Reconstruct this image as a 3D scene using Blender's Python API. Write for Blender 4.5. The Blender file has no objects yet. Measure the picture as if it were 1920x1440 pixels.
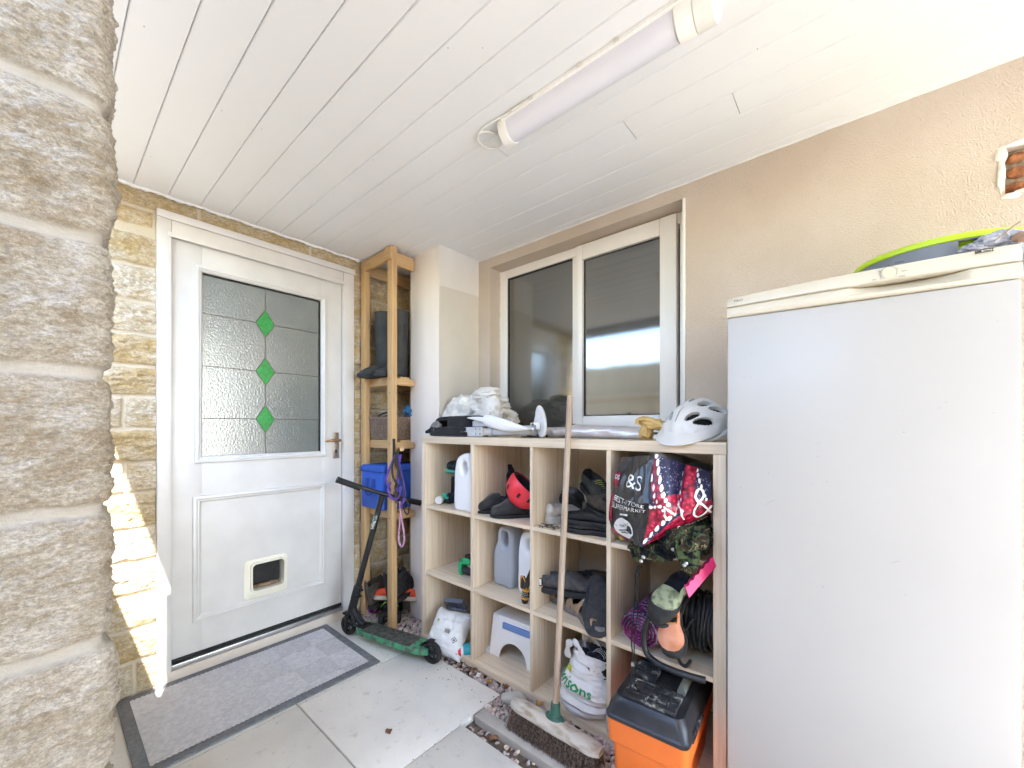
import bpy, bmesh, math, random
import numpy as np
from mathutils import Vector, Matrix, Quaternion
R = math.radians
PI = math.pi
sc = bpy.context.scene
C = sc.collection
rnd = random.Random(7)

# ------------------------------------------------------------------ camera, world, sun
H = 1.195                      # eye height
YAW = R(40.5); FPX = 752.0; CY = 802.0     # measured from the photograph's vanishing points (1920 px wide)
cam = bpy.data.cameras.new('camera'); cam_o = bpy.data.objects.new('camera', cam); C.objects.link(cam_o)
cam.sensor_width = 36; cam.lens = 36 * FPX / 1920; cam.shift_y = (CY - 720) / 1920
cam.clip_start = .02; cam.clip_end = 500
cam_o.location = (0, 0, H); cam_o.rotation_euler = (R(90), 0, YAW - R(90))
sc.camera = cam_o
SUNV = Vector((.2745, .80, -1.0)).normalized()
w = bpy.data.worlds.new('World'); sc.world = w; w.use_nodes = True
nt = w.node_tree; bg = nt.nodes['Background']
sky = nt.nodes.new('ShaderNodeTexSky'); sky.sky_type = 'NISHITA'; sky.sun_disc = False
sky.sun_elevation = math.asin(-SUNV.z); sky.sun_rotation = math.atan2(-SUNV.x, -SUNV.y)
sky.air_density = 1.0; sky.dust_density = .5; sky.ozone_density = .6
nt.links.new(sky.outputs[0], bg.inputs[0]); bg.inputs[1].default_value = .15
sun = bpy.data.lights.new('sun', 'SUN'); sun.energy = 2.2; sun.angle = R(.5); sun.color = (1, .96, .91)
sun_o = bpy.data.objects.new('sun', sun); C.objects.link(sun_o)
sun_o.rotation_euler = SUNV.to_track_quat('-Z', 'Y').to_euler(); sun_o.location = (-3, -4, 8)
sc.view_settings.view_transform = 'Standard'; sc.view_settings.look = 'None'
sc.view_settings.exposure = 3.74; sc.view_settings.gamma = 1
try:
    sc.cycles.max_bounces = 10; sc.cycles.diffuse_bounces = 7; sc.cycles.caustics_reflective = False
except Exception: pass

# ------------------------------------------------------------------ measuring helpers (photo pixel -> point on a real plane)
def ray(x, y):
    t = (x - 960) / FPX
    return (math.cos(YAW) + math.sin(YAW) * t, math.sin(YAW) - math.cos(YAW) * t, -(y - CY) / FPX)
def PX(x, y, X):
    r = ray(x, y); s = X / r[0]; return Vector((X, r[1] * s, H + r[2] * s))
def PY(x, y, Y):
    r = ray(x, y); s = Y / r[1]; return Vector((r[0] * s, Y, H + r[2] * s))
def PZ(x, y, z):
    r = ray(x, y); s = (z - H) / r[2]; return Vector((r[0] * s, r[1] * s, z))

# ------------------------------------------------------------------ numpy noise
def _hash(ix, iy, iz, seed):
    n = (ix.astype(np.int64) * 374761393 + iy.astype(np.int64) * 668265263 + iz.astype(np.int64) * 2147483647 + seed * 144269504) & 0xffffffff
    n = ((n ^ (n >> 13)) * 1274126177) & 0xffffffff
    n = n ^ (n >> 16)
    return (n & 0xffff) / 65535.0
def vn(x, y, z=0., seed=0):
    x = np.asarray(x, float); y = np.asarray(y, float); z = np.asarray(z, float) + 0 * x
    ix, iy, iz = np.floor(x), np.floor(y), np.floor(z)
    fx, fy, fz = x - ix, y - iy, z - iz
    fx = fx * fx * (3 - 2 * fx); fy = fy * fy * (3 - 2 * fy); fz = fz * fz * (3 - 2 * fz)
    r = 0
    for a in (0, 1):
        for b in (0, 1):
            for c in (0, 1):
                r = r + (fx if a else 1 - fx) * (fy if b else 1 - fy) * (fz if c else 1 - fz) * _hash(ix + a, iy + b, iz + c, seed)
    return r
def fbm(x, y, z=0., o=4, seed=0, ridge=False):
    r = 0; a = 1; t = 0; f = 1
    for k in range(o):
        n = vn(np.asarray(x) * f, np.asarray(y) * f, np.asarray(z) * f, seed + k * 17)
        if ridge: n = 1 - abs(2 * n - 1)
        r = r + a * n; t += a; a *= .52; f *= 2.07
    return r / t
def sstep(a, b, x):
    t = np.clip((x - a) / (b - a), 0, 1); return t * t * (3 - 2 * t)

# ------------------------------------------------------------------ materials
MATS = {}
def M(name, col, rough=.6, col2=None, ns=12, bump=0., bs=80, metal=0., coat=0., ior=None, spec=None, stretch=None, detail=5, lo=.35, hi=.65, sheen=0, trans=0, sss=0):
    if name in MATS: return MATS[name]
    if max(col) < .13:
        col = tuple(c * .5 for c in col); col2 = tuple(c * .6 for c in col2) if col2 else None
        if spec is None and rough > .4: spec = .3
    m = bpy.data.materials.new(name); m.use_nodes = True; MATS[name] = m
    n = m.node_tree; b = n.nodes['Principled BSDF']; L = n.links.new
    b.inputs['Roughness'].default_value = rough; b.inputs['Metallic'].default_value = metal
    b.inputs['Coat Weight'].default_value = coat; b.inputs['Coat Roughness'].default_value = .12
    if ior: b.inputs['IOR'].default_value = ior
    if spec is not None: b.inputs['Specular IOR Level'].default_value = spec
    if sheen: b.inputs['Sheen Weight'].default_value = sheen
    if trans: b.inputs['Transmission Weight'].default_value = trans
    tc = n.nodes.new('ShaderNodeTexCoord'); mp = n.nodes.new('ShaderNodeMapping')
    L(tc.outputs['Object'], mp.inputs[0])
    if stretch: mp.inputs['Scale'].default_value = stretch
    nz = n.nodes.new('ShaderNodeTexNoise'); nz.inputs['Scale'].default_value = ns; nz.inputs['Detail'].default_value = detail
    L(mp.outputs[0], nz.inputs['Vector'])
    if col2 is None: col2 = tuple(max(0, c * .86) for c in col)
    mr = n.nodes.new('ShaderNodeMapRange'); mr.inputs[1].default_value = lo; mr.inputs[2].default_value = hi
    L(nz.outputs['Fac'], mr.inputs[0])
    mx = n.nodes.new('ShaderNodeMix'); mx.data_type = 'RGBA'
    mx.inputs[6].default_value = (*col, 1); mx.inputs[7].default_value = (*col2, 1)
    L(mr.outputs[0], mx.inputs[0]); L(mx.outputs[2], b.inputs['Base Color'])
    if bump:
        nb = n.nodes.new('ShaderNodeTexNoise'); nb.inputs['Scale'].default_value = bs; nb.inputs['Detail'].default_value = 4
        L(mp.outputs[0], nb.inputs['Vector'])
        bp = n.nodes.new('ShaderNodeBump'); bp.inputs['Strength'].default_value = min(1, bump); bp.inputs['Distance'].default_value = .004
        L(nb.outputs['Fac'], bp.inputs['Height']); L(bp.outputs[0], b.inputs['Normal'])
    return m
def nodes(m):
    n = m.node_tree; return n, n.nodes['Principled BSDF'], n.links.new

# stone, driven by a per-stone tint attribute
def stone_mat(name, pale, ochre, mortar, grain=1.):
    m = bpy.data.materials.new(name); m.use_nodes = True; n, b, L = nodes(m)
    b.inputs['Roughness'].default_value = .92; b.inputs['Specular IOR Level'].default_value = .2
    tc = n.nodes.new('ShaderNodeTexCoord'); at = n.nodes.new('ShaderNodeAttribute'); at.attribute_name = 'tint'
    sep = n.nodes.new('ShaderNodeSeparateColor'); L(at.outputs['Color'], sep.inputs[0])
    def noise(s, d=6, st=None, r=.6):
        z = n.nodes.new('ShaderNodeTexNoise'); z.inputs['Scale'].default_value = s; z.inputs['Detail'].default_value = d; z.inputs['Roughness'].default_value = r
        if st:
            mp = n.nodes.new('ShaderNodeMapping'); mp.inputs['Scale'].default_value = st; L(tc.outputs['Object'], mp.inputs[0]); L(mp.outputs[0], z.inputs['Vector'])
        else: L(tc.outputs['Object'], z.inputs['Vector'])
        return z
    def mix(f, a, c):
        x = n.nodes.new('ShaderNodeMix'); x.data_type = 'RGBA'
        if isinstance(f, (int, float)): x.inputs[0].default_value = f
        else: L(f, x.inputs[0])
        for i, v in ((6, a), (7, c)):
            if isinstance(v, tuple): x.inputs[i].default_value = (*v, 1)
            else: L(v, x.inputs[i])
        return x.outputs[2]
    def rng(s, a, c, lo=0., hi=1.):
        r = n.nodes.new('ShaderNodeMapRange'); r.inputs[1].default_value = a; r.inputs[2].default_value = c
        r.inputs[3].default_value = lo; r.inputs[4].default_value = hi; L(s, r.inputs[0]); return r.outputs[0]
    big = noise(9 * grain, 5, (1, 1, 1.8)); fine = noise(70 * grain, 8, (1, 1, 1.9), .78); sp = noise(230 * grain, 3)
    ad = n.nodes.new('ShaderNodeMath'); ad.operation = 'ADD'; L(rng(big.outputs[0], .35, .68), ad.inputs[0]); L(sep.outputs[1], ad.inputs[1])
    base = mix(rng(ad.outputs[0], .3, 1.35), pale, ochre)
    base = mix(rng(fine.outputs[0], .40, .58, 0, .62), base, tuple(c * .50 for c in ochre))
    base = mix(rng(fine.outputs[0], .40, .30, 0, .55), base, (.82, .79, .72))
    base = mix(rng(sp.outputs[0], .58, .72, 0, .45), base, (.85, .83, .78))
    base = mix(rng(sp.outputs[0], .40, .30, 0, .5), base, (.20, .15, .10))
    mcol = mix(rng(fine.outputs[0], .4, .65, 0, .4), mortar, tuple(c * .8 for c in mortar))
    fin = mix(sep.outputs[0], mcol, base); L(fin, b.inputs['Base Color'])
    bp = n.nodes.new('ShaderNodeBump'); bp.inputs['Strength'].default_value = .9; bp.inputs['Distance'].default_value = .006
    L(fine.outputs[0], bp.inputs['Height'])
    bp2 = n.nodes.new('ShaderNodeBump'); bp2.inputs['Strength'].default_value = .5; bp2.inputs['Distance'].default_value = .002
    L(sp.outputs[0], bp2.inputs['Height']); L(bp.outputs[0], bp2.inputs['Normal']); L(bp2.outputs[0], b.inputs['Normal'])
    return m
m_stone = stone_mat('sandstone', (.68, .61, .49), (.52, .38, .18), (.62, .54, .41))
m_pillar = stone_mat('pillar sandstone', (.68, .635, .555), (.42, .34, .235), (.62, .575, .50), 2.0)

# wood veneer of the shelf unit: grain along each board's long axis
def veneer(name, axis, a=(.78, .66, .505), c=(.60, .485, .345)):
    st = [60, 60, 60]; st['xyz'.index(axis)] = 1.6
    m = M(name, a, .5, c, ns=1.6, stretch=tuple(st), lo=.3, hi=.7, detail=6)
    return m
v_x = veneer('veneer_x', 'x'); v_y = veneer('veneer_y', 'y'); v_z = veneer('veneer_z', 'z')
pine = {a: M('pine_' + a, (.60, .40, .20), .55, (.46, .28, .12), ns=2, stretch=tuple(2 if k == a else 45 for k in 'xyz'), lo=.3, hi=.75) for a in 'xyz'}
white_paint = M('white paint', (.655, .635, .605), .35, (.60, .58, .55), ns=6, bump=.12, bs=30)
upvc = M('upvc', (.88, .86, .82), .28, (.85, .83, .78), ns=4)
black_pl = M('black plastic', (.022, .022, .025), .45, (.035, .035, .038), ns=20)
black_rub = M('black rubber', (.03, .03, .032), .75, (.05, .048, .045), ns=30, bump=.3)
black_cloth = M('black cloth', (.014, .015, .022), .95, (.028, .03, .04), ns=30, bump=.5, bs=200, sheen=.15)
steel = M('steel', (.55, .55, .56), .35, (.42, .42, .42), ns=30, metal=1)
dark_metal = M('dark metal', (.06, .06, .065), .4, (.03, .03, .03), ns=30, metal=.6)
def plain(name, col, rough=.5, **k): return M(name, col, rough, **k)

# ------------------------------------------------------------------ geometry accumulator
class G:
    def __init__(s): s.v = []; s.f = []; s.mi = []
    def add(s, vs, fs, mi=0, M_=None):
        b = len(s.v)
        if M_ is not None: vs = [M_ @ Vector(v) for v in vs]
        s.v.extend([tuple(v) for v in vs]); s.f.extend([tuple(i + b for i in f) for f in fs]); s.mi.extend([mi] * len(fs)); return s
    def box(s, c, d, bev=0, mi=0, M_=None, rot=None):
        bm = bmesh.new(); bmesh.ops.create_cube(bm, size=1)
        for v in bm.verts: v.co = Vector((v.co.x * d[0], v.co.y * d[1], v.co.z * d[2]))
        if bev: bmesh.ops.bevel(bm, geom=bm.edges[:], offset=min(bev, min(d) * .45), segments=2, affect='EDGES', profile=.6)
        T = Matrix.Translation(c)
        if rot: T = T @ rot.to_4x4()
        if M_ is not None: T = M_ @ T
        bm.verts.index_update()
        s.add([T @ v.co for v in bm.verts], [[v.index for v in f.verts] for f in bm.faces], mi); bm.free(); return s
    def b2(s, a, b, bev=0, mi=0):       # box by two corners
        c = [(a[i] + b[i]) / 2 for i in range(3)]; d = [abs(a[i] - b[i]) for i in range(3)]
        return s.box(c, d, bev, mi)
    def tube(s, pts, r, n=10, closed=False, caps=True, mi=0, flat=None):
        P = [Vector(p) for p in pts]; N = len(P)
        rr = r if isinstance(r, (list, tuple)) else [r] * N
        T = []
        for i in range(N):
            a = P[(i - 1) % N] if (closed or i > 0) else P[i]; b = P[(i + 1) % N] if (closed or i < N - 1) else P[i]
            T.append((b - a).normalized() if (b - a).length > 1e-9 else Vector((0, 0, 1)))
        u = T[0].orthogonal().normalized()
        if flat is not None:
            u = (Vector(flat[0]) - T[0] * T[0].dot(Vector(flat[0]))).normalized()
        vs = []
        for i in range(N):
            u = (u - T[i] * T[i].dot(u))
            u = u.normalized() if u.length > 1e-6 else T[i].orthogonal().normalized()
            if flat is not None:
                q = Vector(flat[0]); q = q - T[i] * T[i].dot(q)
                if q.length > .05: u = q.normalized()
            wv = T[i].cross(u)
            fa = flat[1] if flat is not None else 1
            for k in range(n):
                a = 2 * PI * k / n
                vs.append(P[i] + u * (math.cos(a) * rr[i]) + wv * (math.sin(a) * rr[i] * fa))
        fs = []
        for i in range(N if closed else N - 1):
            for k in range(n):
                a, b = i * n + k, i * n + (k + 1) % n; c, d = ((i + 1) % N) * n + (k + 1) % n, ((i + 1) % N) * n + k
                fs.append((a, b, c, d))
        if caps and not closed:
            fs.append(tuple(range(n))[::-1]); fs.append(tuple((N - 1) * n + k for k in range(n)))
        return s.add(vs, fs, mi)
    def loft(s, rings, cap=True, mi=0, M_=None, mifn=None):
        n = len(rings[0]); vs = [p for r in rings for p in r]; b = len(s.v)
        s.v.extend([tuple((M_ @ Vector(v)) if M_ is not None else v) for v in vs])
        for i in range(len(rings) - 1):
            for k in range(n):
                s.f.append((b + i * n + k, b + i * n + (k + 1) % n, b + (i + 1) * n + (k + 1) % n, b + (i + 1) * n + k))
                s.mi.append(mifn(i, k) if mifn else mi)
        if cap:
            s.f.append(tuple(b + k for k in range(n))[::-1]); s.mi.append(mi)
            s.f.append(tuple(b + (len(rings) - 1) * n + k for k in range(n))); s.mi.append(mi)
        return s
    def lathe(s, prof, n=24, M_=None, mi=0, cap=True):    # prof: (r, z)
        rings = [[(r * math.cos(2 * PI * k / n), r * math.sin(2 * PI * k / n), z) for k in range(n)] for r, z in prof]
        return s.loft(rings, cap, mi, M_)
    def prism(s, poly, y0, y1, mi=0, M_=None):   # poly in xz, extruded along y
        n = len(poly); vs = [(p[0], y0, p[1]) for p in poly] + [(p[0], y1, p[1]) for p in poly]
        fs = [tuple(range(n)), tuple(range(2 * n - 1, n - 1, -1))] + [(k + n, (k + 1) % n + n, (k + 1) % n, k) for k in range(n)]
        return s.add(vs, fs, mi, M_)
    def grid(s, P, mi=0):      # P: array (a,b,3)
        a, b = P.shape[:2]; base = len(s.v); s.v.extend(map(tuple, P.reshape(-1, 3).tolist()))
        for i in range(a - 1):
            for j in range(b - 1):
                q = base + i * b + j; s.f.append((q, q + b, q + b + 1, q + 1)); s.mi.append(mi)
        return s
    def blob(s, c, r, seed=0, amp=.15, sub=3, mi=0, fr=2.2, M_=None):
        bm = bmesh.new(); bmesh.ops.create_icosphere(bm, subdivisions=sub, radius=1)
        V = np.array([v.co[:] for v in bm.verts]); k = 1 + amp * (fbm(V[:, 0] * fr + 9, V[:, 1] * fr + 9, V[:, 2] * fr + 9, 3, seed) - .5) * 2
        V = V * k[:, None] * np.array(r) + np.array(c)
        bm.verts.index_update()
        s.add([Vector(v) for v in V], [[v.index for v in f.verts] for f in bm.faces], mi, M_); bm.free(); return s

def link_mesh(name, g, mats, parent=None, smooth=35):
    me = bpy.data.meshes.new(name); me.from_pydata(g.v, [], g.f)
    if not isinstance(mats, (list, tuple)): mats = [mats]
    for m in mats: me.materials.append(m)
    if len(mats) > 1: me.polygons.foreach_set('material_index', g.mi)
    bm = bmesh.new(); bm.from_mesh(me); bmesh.ops.recalc_face_normals(bm, faces=bm.faces[:]); bm.to_mesh(me); bm.free()
    if smooth:
        me.polygons.foreach_set('use_smooth', [True] * len(me.polygons)); me.set_sharp_from_angle(angle=R(smooth))
    me.update()
    o = bpy.data.objects.new(name, me); C.objects.link(o)
    if parent: o.parent = parent
    return o
def part(name, g, m, parent, smooth=35, label=None):
    o = link_mesh(name, g, m, parent, smooth)
    if label: o['label'] = label
    return o
def tag(o, label, cat, group=None, kind=None):
    if label: o['label'] = label
    if cat: o['category'] = cat
    if group: o['group'] = group
    if kind: o['kind'] = kind
    return o
def thing(name, label, cat, loc=(0, 0, 0), rz=0., group=None, rot=None):
    o = bpy.data.objects.new(name, None); C.objects.link(o); o.empty_display_size = .05
    o.location = loc
    if rot is not None: o.rotation_euler = rot
    else: o.rotation_euler = (0, 0, rz)
    return tag(o, label, cat, group)
def solo(name, g, m, label, cat, loc=(0, 0, 0), rz=0., group=None, smooth=35, rot=None):
    o = link_mesh(name, g, m, None, smooth); o.location = loc; o.rotation_euler = rot if rot is not None else (0, 0, rz)
    return tag(o, label, cat, group)
def struct(name, g, m, smooth=35):
    o = link_mesh(name, g, m, None, smooth); o['kind'] = 'structure'; return o
def spline(pts, n=6, closed=False):
    P = [Vector(p) for p in pts]; N = len(P); out = []
    rng_ = range(N) if closed else range(N - 1)
    for i in rng_:
        g = lambda k: P[k % N] if closed else P[max(0, min(N - 1, k))]
        a, b, c, d = g(i - 1), g(i), g(i + 1), g(i + 2)
        for j in range(n):
            t = j / n
            out.append(.5 * ((2 * b) + (c - a) * t + (2 * a - 5 * b + 4 * c - d) * t * t + (3 * b - a - 3 * c + d) * t ** 3))
    if not closed: out.append(P[-1])
    return out
def text_geo(s, size=1., shear=0., sx=1.):
    cu = bpy.data.curves.new('lettering', 'FONT'); cu.body = s; cu.size = size; cu.align_x = 'CENTER'; cu.align_y = 'CENTER'
    cu.resolution_u = 3; cu.shear = shear; cu.offset = 0
    o = bpy.data.objects.new('lettering', cu); me = bpy.data.meshes.new_from_object(o)
    vs = [(v.co.x * sx, v.co.y) for v in me.vertices]; fs = [tuple(p.vertices) for p in me.polygons]
    bpy.data.objects.remove(o); bpy.data.curves.remove(cu); bpy.data.meshes.remove(me)
    return vs, fs
def text_on(name, s, size, fn, m, parent, bold=0., **k):
    """fn maps 2-D text coordinates to a 3-D point on the surface it is printed on"""
    vs, fs = text_geo(s, size, **k); g = G(); g.add([fn(*v) for v in vs], fs)
    if bold:
        for dx, dy in ((bold, 0), (-bold, 0), (0, bold), (0, -bold)):
            g.add([fn(v[0] + dx, v[1] + dy) + Vector((0, 0, 0)) for v in vs], fs)
    me = bpy.data.meshes.new(name); me.from_pydata(g.v, [], g.f); me.materials.append(m)
    o = bpy.data.objects.new(name, me); C.objects.link(o); o.parent = parent; return o
FW = R(-90)       # things standing in the shelf unit: local x runs right in the picture, local -y faces the viewer

# ------------------------------------------------------------------ ground, paving
WX = 1.845; DY = 2.44; CZ = 2.275
m_soil = M('soil', (.16, .12, .09), .95, (.09, .065, .045), ns=40, bump=1, bs=120)
g = G(); g.b2((-40, -40, -.2), (40, 40, -.04)); struct('ground', g, M('pale gravel', (.54, .56, .57), .9, (.45, .465, .475), ns=8, bump=.5), 0)
g = G(); g.b2((1.085, -1.6, -.039), (2.2, 2.6, -.026)); struct('soil_strip', g, m_soil, 0)
def paving_mat():
    m = M('paving', (.78, .75, .69), .85, (.62, .595, .545), ns=3.2, bump=.35, bs=160, lo=.3, hi=.7, detail=8)
    n, b, L = nodes(m)
    # small blotches and lichen spots
    tc = n.nodes.new('ShaderNodeTexCoord'); z = n.nodes.new('ShaderNodeTexNoise'); z.inputs['Scale'].default_value = 26; z.inputs['Detail'].default_value = 6; L(tc.outputs['Object'], z.inputs['Vector'])
    r = n.nodes.new('ShaderNodeMapRange'); r.inputs[1].default_value = .60; r.inputs[2].default_value = .74; r.inputs[4].default_value = .55; L(z.outputs[0], r.inputs[0])
    x = n.nodes.new('ShaderNodeMix'); x.data_type = 'RGBA'; x.inputs[7].default_value = (.44, .41, .35, 1)
    old = b.inputs['Base Color'].links[0].from_socket; L(old, x.inputs[6]); L(r.outputs[0], x.inputs[0])
    at = n.nodes.new('ShaderNodeAttribute'); at.attribute_name = 'shade'
    mm = n.nodes.new('ShaderNodeMix'); mm.data_type = 'RGBA'; mm.blend_type = 'MULTIPLY'; mm.inputs[0].default_value = 1
    L(x.outputs[2], mm.inputs[6]); L(at.outputs['Color'], mm.inputs[7]); L(mm.outputs[2], b.inputs['Base Color']); return m
g = G(); shades = []
xs = [.10 - .615 * k for k in range(3, 0, -1)] + [.10, .715, 1.335, 1.95, 2.56]; ys = [-4.33 + .615 * k for k in range(9)] + [1.205, 1.822, 2.6]
for i in range(len(xs) - 1):
    for j in range(len(ys) - 1):
        x1 = xs[i + 1]
        if i > len(xs) - 4 and ys[j] > -1.7 and i != 4: continue
        if i == 4 and -1.7 < ys[j + 1] < 1.25: x1 = 1.10
        if ys[j + 1] > 2.3 and x1 > 1.3: x1 = 1.30
        n0 = len(g.v); g.b2((xs[i] + .0025, ys[j] + .0025, -.035), (x1 - .0025, ys[j + 1] - .0025, .0 + rnd.uniform(-.0012, .0012)), .004)
        sh = rnd.uniform(.93, 1.05); shades += [(sh, sh, sh * rnd.uniform(.98, 1.0), 1)] * (len(g.v) - n0)
o = struct('paving', g, paving_mat(), 30)
ca = o.data.color_attributes.new('shade', 'FLOAT_COLOR', 'POINT'); ca.data.foreach_set('color', np.array(shades).ravel())
m_grout = M('grout', (.42, .39, .34), .9, (.3, .27, .23), ns=30)
g = G(); g.b2((-1.75, -4.3, -.034), (1.09, 2.43, -.0045)); g.b2((1.09, 1.21, -.034), (1.327, 2.43, -.0045)); struct('joint_mortar', g, m_grout, 0)

# ------------------------------------------------------------------ stone walls (height field with mortar joints)
def stone_layout(u0, u1, z0, z1, ch, lens, seed, off=0.):
    r = random.Random(seed); out = []; z = z0; k = 0
    while z < z1 - 1e-4:
        h = ch * r.uniform(.92, 1.08) if not callable(ch) else ch(k)
        u = u0 - r.uniform(0, lens * .8) - off
        row = []
        while u < u1:
            l = r.uniform(.55, 1.35) * lens; row.append((u, u + l, r.random(), r.random())); u += l
        out.append((z, min(z + h, z1 + .3), row)); z += h; k += 1
    return out
def stone_field(U, Z, lay, mort, bulge, rough, seed, fs=1.):
    hh = np.zeros_like(U); tint = np.zeros(U.shape + (4,)); tint[..., 3] = 1
    wu = U + (fbm(U * 22, Z * 22, 0, 3, seed) - .5) * .012; wz = Z + (fbm(U * 18, Z * 18, 5, 3, seed + 3) - .5) * .012
    for (za, zb, row) in lay:
        for (ua, ub, r1, r2) in row:
            d = np.minimum(np.minimum(wu - ua, ub - wu), np.minimum((wz - za), (zb - wz)))
            msk = sstep(mort * .5, mort * .5 + .006, d)
            edge = np.clip((d - mort * .5) / .035, 0, 1); pil = np.sqrt(1 - (1 - edge) ** 2)
            so = r1 * 40 + za * 7
            n1 = fbm(U * 13 * fs + so, Z * 21 * fs + so, so, 5, seed, fs == 1.) - .5
            n2 = fbm(U * 60 * fs + so, Z * 95 * fs, so, 5, seed + 9) - .5
            h = msk * (bulge * (.35 + .65 * pil) * (.7 + .6 * r2) + rough * (1.3 * n1 + .9 * n2) * (.35 + .65 * edge))
            inb = (d > 0)
            hh = np.where(inb, h, hh)
            tint[..., 0] = np.where(inb, msk, tint[..., 0]); tint[..., 1] = np.where(inb, r1 * .75 - .05, tint[..., 1])
    hh = hh + (1 - tint[..., 0]) * (fbm(U * 30, Z * 30, 0, 4, seed + 5) - .5) * .005
    return hh, tint
def field_obj(name, parts_, mat, parent=None, top_label=None):
    """parts_: list of (P grid (a,b,3), tint grid)"""
    vs = []; fs = []; cols = []; base = 0
    for P, t in parts_:
        a, b = P.shape[:2]; vs.append(P.reshape(-1, 3)); cols.append(t.reshape(-1, 4))
        i, j = np.meshgrid(np.arange(a - 1), np.arange(b - 1), indexing='ij'); q = base + i * b + j
        fs.append(np.stack([q, q + b, q + b + 1, q + 1], -1).reshape(-1, 4)); base += a * b
    V = np.concatenate(vs); F = np.concatenate(fs); me = bpy.data.meshes.new(name)
    me.vertices.add(len(V)); me.vertices.foreach_set('co', V.ravel()); me.loops.add(len(F) * 4); me.loops.foreach_set('vertex_index', F.ravel())
    me.polygons.add(len(F)); me.polygons.foreach_set('loop_start', np.arange(0, len(F) * 4, 4)); me.polygons.foreach_set('loop_total', np.full(len(F), 4))
    me.update(calc_edges=True); me.polygons.foreach_set('use_smooth', [True] * len(F)); me.materials.append(mat)
    ca = me.color_attributes.new('tint', 'FLOAT_COLOR', 'POINT'); ca.data.foreach_set('color', np.concatenate(cols).ravel().astype(np.float32))
    o = bpy.data.objects.new(name, me); C.objects.link(o)
    if parent: o.parent = parent
    return o
# door wall
lay = stone_layout(-.7, .34, 0, 2.02, .150, .52, 11)
def wall_patch(x0, x1, z0, z1, step, lay, seed, y=DY, mort=.010, bulge=.012, rough=.012, lintel=False):
    xs_ = np.arange(x0, x1 + step * .5, step); zs = np.arange(z0, z1 + step * .5, step); U, Z = np.meshgrid(xs_, zs, indexing='ij')
    h, t = stone_field(U, Z, lay, mort, bulge * 1.0, rough * 1.5, seed)
    if lintel: h = h * .35
    P = np.stack([U, y + .014 - h, Z], -1); return P, t
patches = [wall_patch(-.16, .08, 0, CZ, .012, lay + stone_layout(-.7, .34, 2.02, 2.3, .13, .4, 5), 21),
           wall_patch(.08, .338, 0, 2.10, .0035, lay, 21)]
lint = [(2.10, 2.185, [(-.2, .335, .95, .4)]), (2.185, 2.29, [(-.5, .02, .8, .4), (.02, .50, .85, .5), (.50, 1.03, .9, .4), (1.03, 1.45, .8, .6), (1.45, 1.9, .9, .3)])]
patches.append(wall_patch(.08, .338, 2.10, CZ, .0035, lint, 25, lintel=True))
patches.append(wall_patch(.338, 1.296, 2.198, CZ, .004, lint, 25, lintel=True))
layR = [(z0, z1, [(a, b, .55 + r1 * .3, r2) for a, b, r1, r2 in row]) for z0, z1, row in stone_layout(1.22, 1.9, 0, 2.19, .150, .30, 31)]
patches.append(wall_patch(1.296, 1.62, 0, 2.185, .004, layR, 33)); patches.append(wall_patch(1.62, 1.90, 0, 2.185, .009, layR, 33))
patches.append(wall_patch(1.296, 1.90, 2.185, CZ, .006, lint, 25, lintel=True))
wall = thing('stone_wall', 'coursed sandstone house wall around the white door', 'wall', (0, 0, 0))
field_obj('stonework', patches, m_stone, wall)
g = G(); g.b2((-.155, DY + .02, 0), (.335, DY + .25, CZ + .3)); g.b2((1.30, DY + .02, 0), (2.1, DY + .25, CZ + .3)); g.b2((.335, DY + .02, 2.2), (1.30, DY + .25, CZ + .3))
part('wall_core', g, m_grout, wall, 0)
# near pillar: perimeter height field wrapping round its corner
PYF = .75; PXC = .052
layP = [(-.136 + .175 * k, -.136 + .175 * (k + 1), [(-.9, 1.3, .3 + .5 * ((k * 7) % 5) / 5, .4 + .5 * ((k * 3) % 4) / 4)]) for k in range(0, 15)]
seg = [(-.14 + .01 * k, 0) for k in range(4)] + [(-.1 + .0022 * k, 0) for k in range(1, 60)]
us = np.array([s_[0] for s_ in seg] + [.0298 + .0016 * k for k in range(1, 28)] + [.0746 + .004 * k for k in range(45)])
zs = np.concatenate([np.arange(0, .62, .012), np.arange(.62, 1.86, .0023), np.arange(1.86, CZ + .02, .012)])
U, Z = np.meshgrid(us, zs, indexing='ij')
h, t = stone_field(U, Z, layP, .010, .013, .019, 71, 1.6)
h = h * .8 + .0022 * (fbm(U * 260, Z * 330, 0, 3, 5) - .5) * t[..., 0]
# perimeter: straight face to u=rc0, arc of radius rr, then side
rr = .018; u0 = PXC - rr; al = PI / 2 * rr
ang = np.clip((U - u0) / al, 0, 1) * PI / 2
bx = np.where(U < u0, U, u0 + rr * np.sin(ang)); by = np.where(U < u0, PYF, PYF + rr * (1 - np.cos(ang)) + np.maximum(0, U - u0 - al))
P = np.stack([bx + np.sin(ang) * h, by - np.cos(ang) * h, Z], -1)
pil = thing('stone_pillar', 'rough pale sandstone pillar close by at the left edge', 'pillar', (0, 0, 0))
field_obj('stonework', [(P, t)], m_pillar, pil)
g = G(); g.b2((-.14, PYF + .012, 0), (PXC - .012, .95, CZ)); part('wall_core', g, m_grout, pil, 0)
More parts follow.
